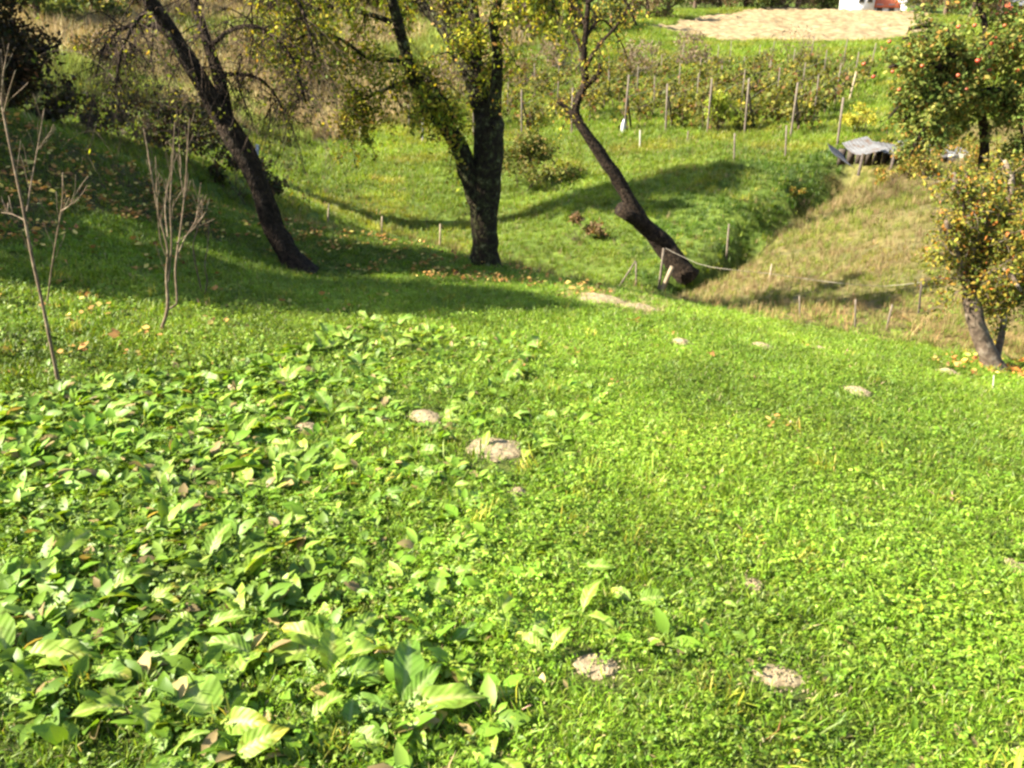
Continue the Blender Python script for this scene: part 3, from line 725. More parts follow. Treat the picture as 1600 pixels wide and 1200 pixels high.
li3 = [px_limb(s, s3) for s in (
    [(911, 136, 15.1, 5), (927, 124, 15.0, 4.5), (937, 112, 14.95, 3.5), (937, 98, 14.9, 2)],
    [(901, 186, 15.1, 5), (884, 168, 15.2, 4), (870, 157, 15.3, 2.5)],
    [(909, 80, 15.05, 3.5), (897, 52, 15.2, 3), (880, 38, 15.3, 2.5), (850, 34, 15.4, 1.5)],
    [(917, 5, 15, 4), (945, -15, 14.8, 3.2), (975, 0, 14.6, 2.6), (995, 40, 14.5, 1.4)],
    [(925, -30, 15, 4), (895, -70, 15.2, 3), (860, -60, 15.4, 2), (835, -10, 15.5, 1.2)],
    [(913, 108, 15.1, 3.5), (936, 70, 14.9, 2.8), (962, 42, 14.7, 2.2), (985, 5, 14.6, 1.3)], [(916, 45, 15, 3), (902, 15, 15.2, 2.4), (872, 0, 15.4, 1.6)], [(914, 60, 15.05, 3), (940, 30, 15.2, 2.2), (968, 62, 15.3, 1.4), (980, 90, 15.35, 1)],
    [(922, -50, 15, 4), (960, -100, 14.8, 3), (1000, -90, 14.6, 2), (1020, -30, 14.5, 1.2)])]
make_tree('leaning_tree', b3, 'thin crooked dark tree leaning beside the ditch, a sawn stub low on its trunk', 'tree', tr3, li3, M_BARK, [(3, (.32, .27, .03)), (2, (.20, .20, .03)), (1, (.28, .15, .04))], .065, 11, .62, 2, .20, 1.1, extra=stub, sides=12)

# orange-yellow tree at the right edge of the lawn
b4 = G(1545, 577); s4 = b4[1] - 8.4
tr4 = px_limb([(1560, 592, 8.4, 21), (1549, 568, 8.4, 15), (1535, 530, 8.4, 13), (1522, 490, 8.4, 12.5), (1518, 455, 8.45, 11), (1530, 410, 8.5, 13), (1548, 370, 8.5, 11)], s4)
li4 = [px_limb(s, s4) for s in (
    [(1520, 470, 8.45, 9), (1505, 430, 8.3, 7), (1490, 385, 8.2, 5), (1478, 345, 8.1, 3)],
    [(1535, 405, 8.5, 9), (1520, 355, 8.4, 7), (1500, 310, 8.3, 5), (1490, 270, 8.3, 3)],
    [(1548, 372, 8.5, 9), (1570, 330, 8.6, 7), (1580, 285, 8.7, 5), (1570, 250, 8.8, 3)],
    [(1540, 395, 8.5, 8), (1580, 375, 8.2, 6), (1625, 355, 8.0, 5), (1660, 330, 7.9, 3)],
    [(1548, 370, 8.5, 8), (1540, 320, 8.9, 6), (1530, 280, 9.2, 4)],
    [(1525, 440, 8.45, 7), (1555, 420, 8.1, 5), (1575, 425, 7.9, 4), (1595, 455, 7.8, 2.5)],
    [(1560, 350, 8.6, 7), (1620, 310, 9.0, 5), (1670, 280, 9.2, 3)],
    [(1525, 455, 8.5, 6), (1560, 450, 8.7, 4), (1600, 440, 8.9, 3)],
    [(1556, 560, 8.5, 6), (1566, 520, 8.55, 5), (1572, 470, 8.6, 4), (1590, 420, 8.6, 3)])]
ORG = [(3.5, (.21, .185, .026)), (4, (.125, .145, .022)), (1.6, (.28, .18, .03)), (3, (.06, .08, .015)), (.6, (.34, .13, .03))]
make_tree('quince_tree', b4, 'small crooked tree with orange-yellow crown and pale bare trunk at the right lawn edge', 'tree', tr4, li4, M_PALEBARK, ORG, .047, 17, .46, 2, .09, 5.2, .07, sides=14, step=.06, up=.14)

# apple tree above the tin shelter
b5 = np.array([*W(1545, 262, 15.5)[:2], 0]); b5[2] = H(b5[0], b5[1]); s5 = 0
tr5 = [np.array([b5 + [0, 0, -.2], b5 + [0, 0, .1], W(1538, 215, 15.5), W(1530, 160, 15.4), W(1525, 125, 15.3)]), np.array([.12, .10, .08, .07, .065])]
li5 = [px_limb(s) for s in (
    [(1528, 150, 15.3, 6), (1480, 110, 15.0, 5), (1430, 95, 14.7, 4), (1390, 105, 14.5, 2.5)],
    [(1526, 130, 15.3, 6), (1500, 70, 15.2, 5), (1460, 40, 15.2, 4), (1420, 45, 15.2, 2.5)],
    [(1526, 130, 15.3, 6), (1540, 60, 15.4, 5), (1530, 0, 15.5, 4), (1515, -60, 15.5, 2.5)],
    [(1526, 130, 15.3, 6), (1570, 80, 15.2, 5), (1610, 30, 15.2, 4), (1640, -20, 15.2, 3)],
    [(1530, 160, 15.4, 6), (1580, 140, 15.3, 4), (1630, 120, 15.2, 3)],
    [(1528, 150, 15.3, 5), (1480, 150, 15.0, 4), (1440, 165, 14.8, 3), (1410, 190, 14.7, 2)],
    [(1528, 150, 15.3, 5), (1500, 170, 15.8, 4), (1470, 190, 16.1, 2.5)],
    [(1480, 150, 15.0, 4), (1450, 190, 14.6, 3), (1430, 225, 14.4, 2), (1420, 250, 14.3, 1)],
    [(1528, 130, 15.3, 5), (1470, 120, 15.0, 4), (1420, 150, 14.8, 3), (1388, 185, 14.6, 1.5)], [(1530, 145, 15.4, 5), (1562, 140, 15.1, 4), (1590, 180, 14.9, 3), (1602, 235, 14.7, 1.5)],
    [(1526, 125, 15.3, 4), (1495, 120, 14.9, 3.5), (1465, 165, 14.7, 2.5), (1455, 215, 14.6, 1.2)], [(1527, 130, 15.3, 5), (1500, 95, 14.9, 4), (1450, 60, 14.7, 3), (1410, 60, 14.6, 1.5)], [(1526, 125, 15.3, 5), (1555, 80, 15.0, 4), (1590, 60, 14.8, 3), (1615, 90, 14.7, 1.5)])]
AP = [(4, (.085, .125, .026)), (3, (.14, .17, .035)), (2, (.22, .21, .05)), (.7, (.24, .14, .03))]
apple_me = None
def apples(root, base, lp):
    global apple_me
    mb = MB(); a = np.linspace(0, math.pi, 7)
    prof = np.array([(max(.0015, .040 * math.sin(t) * (1 + .12 * math.cos(t))), .035 * math.cos(t) - .012 * math.exp(-(t / .35) ** 2)) for t in a])
    Vv = np.array([(r__ * math.cos(u), r__ * math.sin(u), h) for r__, h in prof for u in np.linspace(0, 6.283, 9)[:-1]])
    Fq = [(i * 8 + j, i * 8 + (j + 1) % 8, (i + 1) * 8 + (j + 1) % 8, (i + 1) * 8 + j) for i in range(6) for j in range(8)]
    mb.add(Vv, Fq)
    P_ = np.vstack(lp); done = 0
    for (px, py) in ((1441, 103), (1390, 65), (1420, 70), (1445, 70), (1448, 85), (1385, 95), (1480, 130), (1497, 118), (1498, 42), (1523, 40), (1550, 68), (1556, 60), (1528, 95), (1535, 92), (1365, 120), (1395, 112), (1500, 92), (1462, 92), (1580, 75), (1510, 140), (1475, 60), (1590, 110), (1405, 140), (1440, 130), (1350, 100), (1570, 40), (1485, 90), (1545, 110)):
        o = None
        p_ = W(px, py, random.uniform(14.3, 15.2)) - base
        if apple_me is None:
            o = mb.obj('apple', M_APPLE, root, True); apple_me = o.data
        else:
            o = bpy.data.objects.new('apple', apple_me); COL.objects.link(o); o.parent = root
        o.location = p_; o.rotation_euler = (random.uniform(-.5, .5), random.uniform(-.5, .5), random.uniform(0, 6)); s = random.uniform(.85, 1.1); o.scale = (s, s, s)
make_tree('apple_tree', b5, 'green leafy apple tree hung with red apples behind the orange-yellow tree', 'tree', tr5, li5, M_BARK, AP, .08, 17, .68, 2, .20, 4.0, .09, extra=apples, up=-.05)

# dark brown tree at the far left top, its crown hanging into view
def wild_tree(name, b, h, rad, label, cat, group, bark, cols, leaf, leafy, lean=(0, 0), n_limb=7, low=.35, n_side=13, droop=.15, thick=.05, levels=2, leaf_every=.12, ljit=.08):
    b = np.asarray(b, float)
    top = b + [lean[0], lean[1], h * .8]
    t = np.linspace(0, 1, 5)[:, None]
    tp = b * (1 - t) + top * t + np.c_[rng.normal(0, .03 * h, (5, 2)), np.zeros(5)] * np.array([[0], [.5], [1], [1], [1]]); tp[0, 2] -= .25
    trad = h * thick * np.array([1.15, .9, .72, .5, .2])
    limbs = []
    for i in range(n_limb):
        f = low + (1 - low) * (i + .5) / n_limb * .95; a = i * 2.4 + rng.uniform(-.4, .4)
        k_ = f * 4; j = min(3, int(k_)); s = tp[j] + (tp[j + 1] - tp[j]) * (k_ - j)
        ln = rad * (1.15 - .6 * f) * rng.uniform(.8, 1.15)
        pts = wander(s, (math.cos(a), math.sin(a), .55), ln, 5, .18, .03)
        r0 = h * thick * (1 - .75 * f) * .6
        limbs.append((pts, np.linspace(r0, r0 * .2, 6)))
    return make_tree(name, b, label, cat, (tp, trad), limbs, bark, cols, leaf, n_side, rad * .42, levels, droop, leafy, leaf_every, group=group, leaf_jit=ljit, step=max(.12, h * .03), sides=10)
DARKBROWN = [(4, (.030, .022, .013)), (3, (.045, .030, .015)), (2, (.030, .034, .012)), (1, (.09, .045, .018))]
px_ = W(-38, 215, 13.5); px_[2] = H(px_[0], px_[1])
wild_tree('dark_tree', px_, 3.3, 1.75, 'dark brown tree with drooping crown on the bank in the top left corner', 'tree', None, M_BARK, DARKBROWN, .085, 5, (-.1, 0), 12, .12, 15, .22, .035, 2, .09)
# trees left of the picture that shade the bank and the middle of the lawn, plus a tall one added to shade the far bank
for k_, (x_, y_, h_, rd_) in enumerate(((-11.3, 6.1, 7.4, 2.2), (-13.2, 8.2, 7.4, 2.5), (-14.0, 10.4, 8.0, 3.0), (-17.5, 13.0, 10.0, 4.0), (-14.3, 21.3, 16.5, 3.3))):
    wild_tree('orchard_tree', (x_, y_, float(H(x_, y_))), h_, rd_, ['leafy orchard tree standing up the slope left of the bare saplings', 'taller leafy orchard tree behind the first on the left slope', 'leafy orchard tree at the top of the left bank', 'wide leafy orchard tree beyond the left bank', 'unseen tall slender tree with a high crown, added to shade the far green bank'][k_], 'tree', 'orchard trees up the slope on the left', M_BARK, OLIVE + YG[:2], .14, 5, (0, 0), 10, (.5, .3, .3, .3, .66)[k_], 14, .12, .035, 2, .11)

# ------------------------------------------------------------------ bare saplings and shrubs in the lawn
def sapling(name, base, label, stems, rmat, twn=5, twl=.18, cat='sapling', leafcols=None, leafy=0, group=None):
    root = thing(name, base, label, cat, group); base = np.asarray(base)
    lp = []
    for i, (pts, rad) in enumerate(stems):
        mb = MB(); p_, r__ = smooth_path(pts, np.asarray(rad) * .40, .05)
        mb.tube(p_, r__, 7, True, .12, random.randint(1, 99))
        grow(mb, lp, p_, r__ * .75, twn, twl, 1, .13, -.08, .42, .1, leafy, .3, .45, .01)
        mb.obj('trunk' if i == 0 else 'branch', rmat, root, True, origin=base)
    if leafy and lp:
        mb = MB(); leaves(mb, np.vstack(lp), .03, leafcols); mb.obj('crown', M_LEAF, root, False, True, origin=base)
    return root
bs = G(92, 602); s_ = bs[1] - 4.2
sapling('bare_sapling', bs, 'tall bare young tree with pale brown stem in the grass at far left', [px_limb(s, s_) for s in (
    [(96, 612, 4.2, 9), (90, 590, 4.2, 7.5), (72, 500, 4.2, 6.5), (48, 390, 4.22, 6), (35, 320, 4.24, 5.5), (18, 240, 4.26, 5), (4, 170, 4.28, 4), (-10, 90, 4.3, 3), (-25, 0, 4.3, 2)],
    [(74, 470, 4.2, 3.5), (85, 390, 4.1, 3), (97, 320, 4.05, 3), (98, 270, 4.0, 2)],
    [(96, 330, 4.05, 2.5), (108, 322, 4.0, 2), (121, 308, 3.98, 1.2)],
    [(42, 330, 4.23, 3.2), (50, 280, 4.3, 3), (60, 225, 4.35, 2.6), (69, 170, 4.38, 1.5)],
    [(58, 235, 4.35, 1.8), (68, 225, 4.3, 1.4), (74, 220, 4.3, 1)],
    [(6, 175, 4.28, 3), (15, 140, 4.2, 2.6), (24, 110, 4.15, 1.5)],
    [(2, 160, 4.28, 3), (6, 110, 4.3, 2.6), (14, 68, 4.3, 1.6)],
    [(40, 345, 4.23, 2.5), (20, 335, 4.3, 2), (2, 332, 4.35, 1.2)])], M_SAPBARK, 5, .20)
bs = G(251, 520); s_ = bs[1] - 5.3
sapling('bare_shrub', bs, 'bare many-stemmed pale brown shrub between the tall sapling and the leaning tree', [px_limb(s, s_) for s in (
    [(250, 532, 5.3, 7), (252, 515, 5.3, 6), (262, 480, 5.3, 6), (260, 430, 5.3, 5), (262, 390, 5.28, 4.6), (250, 340, 5.25, 4), (240, 290, 5.2, 3.2), (230, 230, 5.2, 2.6), (224, 200, 5.2, 1.4)],
    [(259, 487, 5.3, 4.5), (276, 475, 5.35, 4), (274, 420, 5.4, 4), (282, 360, 5.45, 3.4), (290, 290, 5.5, 3), (293, 230, 5.5, 2.4), (296, 185, 5.5, 1.4)],
    [(263, 440, 5.3, 4), (268, 380, 5.3, 3.5), (266, 320, 5.3, 3), (270, 250, 5.3, 2.5), (273, 190, 5.3, 1.4)],
    [(260, 400, 5.28, 3), (250, 370, 5.2, 2.6), (246, 310, 5.15, 2.2), (243, 245, 5.1, 1.3)],
    [(277, 400, 5.42, 3), (290, 370, 5.5, 2.6), (306, 345, 5.55, 2.2), (312, 300, 5.6, 1.6), (314, 285, 5.6, 1)],
    [(276, 380, 5.44, 2.8), (300, 360, 5.6, 2.2), (322, 330, 5.65, 1.6), (327, 310, 5.65, 1)],
    [(262, 370, 5.3, 2.6), (258, 320, 5.4, 2.2), (266, 270, 5.45, 1.6), (268, 240, 5.45, 1)],
    [(288, 310, 5.5, 2.2), (282, 270, 5.55, 1.8), (280, 225, 5.6, 1)])], M_SAPBARK, 7, .2)
bs = G(318, 462); s_ = bs[1] - 7
sapling('bare_shrub', bs, 'small dark thin two-stemmed sapling behind the pale many-stemmed shrub', [px_limb(s, s_) for s in (
    [(318, 470, 7, 3.6), (314, 450, 7, 3), (305, 410, 7, 2.6), (302, 380, 7, 2.2), (312, 350, 7, 1.8), (318, 320, 7, 1)],
    [(318, 466, 7, 3), (324, 440, 7, 2.4), (320, 415, 7, 2.2), (325, 380, 7.1, 1.8), (326, 340, 7.1, 1)])], M_TWIG, 4, .12)

def bush(name, b, w, h, label, cols, n_leaf, leaf, group=None, cat='bush', stems=9, bare=0, mat=M_TWIG):
    """shrub: stems fanning from the base, leaves in uneven clumps"""
    b = np.asarray(b, float); root = thing(name, b, label, cat, group)
    lp = []
    for i in range(stems):
        mb = MB(); a = rng.uniform(0, 6.28); o_ = rng.uniform(.1, .8)
        pts = wander((rng.normal(0, w * .14), rng.normal(0, w * .12), -.05), (math.cos(a) * o_ * w / h, math.sin(a) * o_ * w / h, 1), h * rng.uniform(.7, 1.05), 6, .12, .02)
        mb.tube(pts, np.linspace(.012 * h, .003 * h, 7), 5, False)
        grow(mb, lp, pts, np.linspace(.012 * h, .003 * h, 7), 7 if not bare else 10, h * .3, 1, .2, .0, .8, .2, 0, .2, .2)
        mb.obj('stem', mat, root, True)
    n_leaf = int(n_leaf * 2.6)
    if n_leaf:
        nc = max(6, int(w * h * 7))
        a = rng.uniform(0, 6.28, nc); rr = np.sqrt(rng.uniform(0, 1, nc)) * w * .5; zc = rng.uniform(.15, 1.0, nc) * h
        rr *= np.sqrt(np.clip(1.15 - (zc / h) ** 2.2, .08, 1))
        cc = np.stack([rr * np.cos(a), rr * np.sin(a), zc], -1)
        pk = rng.integers(0, nc, n_leaf); pp = cc[pk] + rng.normal(size=(n_leaf, 3)) * h * np.array([.10, .10, .08])
        pp[:, 2] = np.maximum(pp[:, 2], .03)
        mb = MB(); leaves(mb, pp, leaf, cols); mb.obj('crown', M_LEAF, root, False, True)
    return root
bu = G(828, 292); bush('shrub', bu, 2.9, 1.6, 'broad dark green bush on the valley slope behind the mossy tree', OLIVE, 1900, .12)
bu = G(918, 378); bush('shrub', bu, 1.5, .65, 'low brown half-bare shrub on the slope left of the sawn stub', [(3, (.14, .09, .05)), (2, (.10, .09, .03)), (1, (.22, .12, .06))], 420, .09, bare=1)
# thicket in the hollow behind the bank
TH_L = ['dark grey-green thicket bush in the hollow behind the bank', 'dark thicket bush beside the hollow, nearest the leaning tree', 'brown-green thicket bush at the top of the dark bank', 'low dark bush at the right end of the hollow', 'dark bush at the left end of the hollow under the dark tree', 'grey twiggy bush at the middle of the hollow']
for (px, py, d, w, h, c), lb in zip(((215, 262, 17, 2.4, 1.15, 0), (305, 268, 17.5, 2.6, 1.2, 0), (120, 215, 15, 1.8, .7, 1), (380, 320, 17, 2.2, .9, 0), (60, 190, 16, 2.0, .9, 0), (265, 255, 18.5, 2.8, 1.3, 1)), TH_L):
    p_ = W(px, py, d); p_[2] = H(p_[0], p_[1])
    bush('thicket_bush', p_, w, h, lb, (DARKBROWN + [(3, (.03, .04, .012))], [(3, (.075, .058, .036)), (2, (.04, .045, .018))])[c], 480, .10, 'thicket bushes in the hollow behind the bank', bare=1)
p_ = G(1118, 205, 20); bush('shrub', p_, .9, 1.3, 'bright yellow-green leafy bush at the near edge of the vineyard', [(3, (.26, .29, .035)), (2, (.17, .22, .025))], 420, .12)
p_ = G(1338, 208, 20); bush('shrub', p_, 1.2, 1.0, 'small bright yellow bush behind the left end of the tin shelter', [(3, (.36, .32, .04)), (2, (.24, .24, .03))], 380, .10)
p_ = G(1245, 110, 40); bush('shrub', p_, 3.0, 2.2, 'grey-brown leafless bush among the upper vine rows', [(1, (.20, .15, .11))], 160, .12, bare=1, stems=16)
for (px, py, w, h, lb) in ((1500, 345, 1.6, .7, 'low olive weed clump on the tan field left of the orange-yellow tree'), (1400, 288, 1.7, .8, 'olive and yellow bush in front of the tin shelter'), (1372, 262, .9, .8, 'narrow weedy bush at the left front post of the tin shelter'), (1425, 258, 1.2, .9, 'leafy bush growing through the middle of the tin shelter'), (1495, 292, 2.4, 1.1, 'green bush right of the tin shelter'), (1590, 330, 2.0, 1.0, 'rust-tinged bush behind the orange-yellow crown'), (1440, 275, 1.6, .7, 'yellow-green shrub under the apple boughs at the front of the shelter'), (1245, 320, 1.3, .45, 'dark weedy clump on the ditch bank')):
    p_ = G(px, py, 6); bush('shrub', p_, w, h, lb, [(3, (.12, .13, .025)), (2, (.22, .18, .03)), (1, (.26, .13, .03))], int(520 * w * h), .07, 'shrubs around the tin shelter')

# ------------------------------------------------------------------ vineyard
VC = [(4, (.095, .105, .02)), (4, (.14, .13, .025)), (1.2, (.15, .075, .028)), (3, (.06, .072, .015)), (1, (.24, .21, .03))]
rows = [((740, 212), (905, 118)), ((815, 210), (985, 112)), ((893, 208), (1065, 110)), ((975, 206), (1140, 108)), ((1040, 207), (1205, 107)), ((1105, 208), (1265, 108)), ((1163, 210), (1315, 112)), ((1235, 214), (1355, 130)), ((640, 200), (790, 128))]
ordw = ['second from left', 'third from left', 'fourth from left', 'middle', 'fourth from right', 'third from right', 'second from right', 'rightmost', 'leftmost']
for ri, ((ax, ay), (bx, by)) in enumerate(rows):
    a, b = G(ax, ay, 20), G(bx, by, 25)
    ln = np.linalg.norm(b[:2] - a[:2]); u = (b - a) / ln
    row = thing('vine_row', a, f'{ordw[ri]} row of olive and rust grapevines on posts up the far slope', 'vine row', 'rows of vines on the far slope')
    npost = max(4, int(ln / 4.5))
    for j in range(npost + 1):
        p_ = a + (b - a) * j / npost; p_[2] = H(p_[0], p_[1])
        hp = (2.0 if j == 0 else 1.7) * random.uniform(.9, 1.1); rr = .042 if j == 0 else .028
        mb = MB(); tl = rng.normal(0, .05, 2)
        mb.tube([(0, 0, -.15), (tl[0] * .5, tl[1] * .5, hp * .5), (tl[0], tl[1], hp)], [rr, rr * .95, rr * .9], 7, True, .1, j)
        if j == 0:
            q_ = u * 1.1; q_[2] = H(a[0] + q_[0], a[1] + q_[1]) - a[2] - .1
            mb2 = MB(); mb2.tube([(0.02, 0.02, hp * .72), q_], [.04, .045], 6, True); mb2.obj('brace', M_DARKWOOD, row, True)
        o = mb.obj('post', M_WOOD, row, True); o.location = p_ - a
    for hw in (.75, 1.3):
        t = np.linspace(0, 1, 24); pp = a[None] + (b - a)[None] * t[:, None]; pp[:, 2] = H(pp[:, 0], pp[:, 1]) + hw
        mb = MB(); mb.tube(pp - a, np.full(24, .006), 4, False); mb.obj('wire', M_WIRE, row)
    nv = int(ln / 1.3); lv = []
    for j in range(nv):
        f = (j + .5 + rng.uniform(-.2, .2)) / nv; p_ = a + (b - a) * f; p_[2] = H(p_[0], p_[1]); hv = rng.uniform(.9, 1.7)
        mb = MB(); st = wander(p_ - a + [0, 0, -.1], (0, 0, 1), .8, 5, .15, 0); mb.tube(st, np.linspace(.035, .02, 6), 5, False)
        for _ in range(9):
            cn = wander(st[-1], u * rng.choice((-1, 1)) + rng.normal(0, .25, 3) + [0, 0, .7], rng.uniform(.5, 1.1), 5, .25, .05); mb.tube(cn, np.linspace(.010, .004, 6), 4, False)
        mb.obj('vine_stock', M_TWIG, row, True)
        kl = int(rng.uniform(90, 230) * (1.15 - .75 * f) * (1 if fbm(np.array([p_[0] * .3]), np.array([p_[1] * .3]), 61)[0] > .42 else .35))
        cl = st[-1] + rng.normal(size=(5, 3)) * np.array([.28, .14, .24]) + [0, 0, .05]
        lv.append(cl[rng.integers(0, 5, kl)] + rng.normal(size=(kl, 3)) * np.array([.2, .13, .2]))
    mb = MB(); leaves(mb, np.vstack(lv), .17, VC, 0, .85); mb.obj('vine_leaves', M_LEAF, row, False, True)

# ------------------------------------------------------------------ fences, stakes and wire
def stake(px0, py0, px1, py1, hw, mat, label, name='fence_stake', dmin=6, group='fence stakes around the lawn edge', cat='stake', d=None):
    b = G(px0, py0, dmin) if d is None else W(px0, py0, d)
    if d is not None: b[2] = H(b[0], b[1])
    t = W(px1, py1, b[1] + random.uniform(-.05, .05)); r_ = hw * .68 * b[1] / FPX
    if t[2] < b[2] + .12: t[2] = b[2] + .3
    mb = MB(); dd = t - b
    mb.tube([-dd / np.linalg.norm(dd) * .2, dd * .5, dd], [r_, r_ * .95, r_ * .85], 7, True, .15, int(px0))
    return tag(mb.obj(name, mat, None, True), label, cat, group), b, t
def place(o, b): o.location = tuple(b); return o
ST = [((512, 350), (514, 318), 2.0, M_PALEWOOD, 'thin pale stake beyond the lawn right of the leaning trunk', 13), ((596, 374), (597, 338), 2.0, M_PALEWOOD, 'thin pale stake midway between the leaning tree and mossy tree', 13), ((687, 392), (688, 350), 2.2, M_PALEWOOD, 'thin pale stake just left of the mossy trunk', 13),
      ((1135, 405), (1139, 350), 2.5, M_WOOD, 'grey upright stake on the green bank above the ditch', 14), ((1147, 252), (1148, 208), 2.2, M_WOOD, 'grey stake on the far bank below the vineyard middle', 20), ((1227, 248), (1229, 196), 2.2, M_WOOD, 'grey stake on the far bank below the last vine row', 20),
      ((1000, 232), (1000, 203), 1.8, M_CONC, 'pale short post below the fifth vine row', 20), ((1074, 222), (1075, 205), 1.6, M_WOOD, 'very short thin stake below the sixth vine row', 20), ((1308, 226), (1318, 152), 2.6, M_WOOD, 'tall grey pole left of the tin shelter', 20), ((1327, 158), (1338, 112), 2.4, M_PALEWOOD, 'slanting pale pole behind the tin shelter', 25),
      ((562, 215), (563, 196), 1.6, M_CONC, 'tiny pale post under the hanging yellow-green sprays', 24), ((660, 222), (661, 185), 2.2, M_CONC, 'pale post behind the left limb of the mossy tree', 24),
      ((968, 447), (993, 408), 2.4, M_WOOD, 'grey stick slanting up to the right in front of the crooked trunk', 12), ((994, 448), (994, 410), 2.0, M_WOOD, 'thin upright stick beside the slanting one near the crooked trunk', 12), ((1030, 448), (1037, 388), 3.2, M_WOOD, 'grey upright fence stake at the foot of the crooked trunk', 12),
      ((1435, 492), (1440, 440), 2.6, M_DARKWOOD, 'dark tilted stake at the right end of the pale wire', 9), ((1385, 515), (1394, 476), 2.6, M_WOOD, 'brown leaning stake in the dry strip below the pale wire', 9), ((1336, 512), (1337, 468), 2.4, M_WOOD, 'brown upright stake in the dry strip', 9), ((1250, 500), (1249, 462), 2.0, M_WOOD, 'thin brown stake near the left part of the dry strip', 9), ((1202, 438), (1206, 412), 2.2, M_PALEWOOD, 'pale stake holding the wire on the tan field', 10),
      ((1551, 612), (1553, 586), 1.6, M_CONC, 'short white stake in front of the pale trunk at right', 5),
      ((400, 292), (402, 226), 4.5, M_WHITE, 'small white upright marker behind the leaning trunk', 15)]
for (p0, p1, hw, m_, lb, dm) in ST:
    o, b, t = stake(*p0, *p1, hw, m_, lb, dmin=dm); place(o, b)
o, b, t = stake(1036, 450, 1050, 416, 7, M_PALEWOOD, 'short thick pale board leaning on the foot of the crooked trunk', 'leaning_board', 12, None, 'board'); place(o, b)
# pale wire from the crooked tree to the dark stake
wpts = [W(*p_) for p_ in ((1040, 388, 14.2), (1075, 405, 13.9), (1110, 417, 13.5), (1205, 428, 12.6), (1300, 441, 11.8), (1380, 447, 11.1), (1438, 441, 10.6))]
for p_ in wpts: p_[2] = max(p_[2], H(p_[0], p_[1]) + .06)
pp, rr = smooth_path(wpts, np.full(7, .0038), .2)
mb = MB(); mb.tube(pp - pp[0], rr, 5); place(tag(mb.obj('fence_wire', M_WIRE), 'sagging pale wire strung from the crooked tree across the tan field', 'wire'), pp[0])

# white bottle-like markers in the vineyard
for px, py, lb in ((973, 205, 'white upright sack at the foot of the fifth vine row'), (895, 172, 'small white bag hanging behind the crooked trunk')):
    p_ = G(px, py + 2, 20)
    mb = MB(); mb.tube([(0, 0, -.03), (.01, 0, .25), (.03, 0, .42), (.03, 0, .52)], [.09, .10, .07, .03], 9, True, .15, 3)
    place(tag(mb.obj('white_sack', M_WHITE, None, True), lb, 'sack'), p_)

# ------------------------------------------------------------------ tin shelter
sb = W(1400, 262, 24.5); sb[2] = H(sb[0], sb[1])
shed = thing('tin_shelter', sb, 'low tumbledown shelter roofed with bent grey tin sheets under the apple tree', 'shelter')
def sheet(c, w, l, rot, name='roof_sheet', mat=M_TIN, sag=.05):
    nx, ny = 33, 6
    Xs, Ys = np.meshgrid(np.linspace(-w / 2, w / 2, nx), np.linspace(-l / 2, l / 2, ny), indexing='ij')
    Zs = .009 * np.sin(np.arange(nx) * math.pi / 2)[:, None] - sag * (1 - (2 * Ys / l) ** 2) + .03 * np.sin(Xs * 3 + Ys * 2)
    V = np.stack([Xs, Ys, Zs], -1).reshape(-1, 3); V = np.vstack([V, V - [0, 0, .004]])
    k_ = np.arange(nx - 1)[:, None] * ny + np.arange(ny - 1)[None]
    q1 = np.stack([k_, k_ + ny, k_ + ny + 1, k_ + 1], -1).reshape(-1, 4)
    o = mesh_obj(name, V, [np.vstack([q1, q1[:, ::-1] + nx * ny])], mat, shed, None, True)
    o.location = c; o.rotation_euler = rot
    return o
for i, xx in enumerate((-1.05, -.2, .75, 1.6)):
    sheet((xx, -.1 + .1 * (i % 2), (.58, .46, .50, .42)[i]), (.8, 1.05, .95, 1.0)[i], (1.2, 1.5, 1.6, 1.4)[i], (R((8, 5, 12, 4)[i]), R((-12, 8, -7, 9)[i]), R((9, -8, 5, -12)[i])), 'roof_sheet', (M_TIN2, M_TIN, M_TIN, M_TIN2)[i], (.12, .03, .07, .05)[i])
sheet((-1.80, -.30, .30), .75, .8, (R(26), R(30), R(24)), 'leaning_sheet', M_TIN2)
for x_ in (-1.4, -.5, .4, 1.3, 1.9):
    mb = MB(); mb.tube([(x_, -.75, -.2), (x_ + .04, -.74, .42)], [.045, .04], 7); mb.obj('post', M_DARKWOOD, shed, True)
for i in range(13):
    mb = MB(); mb.box((-1.4 + i * .27, .65 + rng.normal(0, .01), .15), (.24, .03, .46 + rng.uniform(-.06, .06))); mb.obj('board', M_DARKWOOD, shed)
for i in range(3):
    mb = MB(); mb.box((1.2 + i * .29, -.80, .22 + .03 * i), (.27, .025, .36)); mb.obj('front_board', M_CONC, shed)

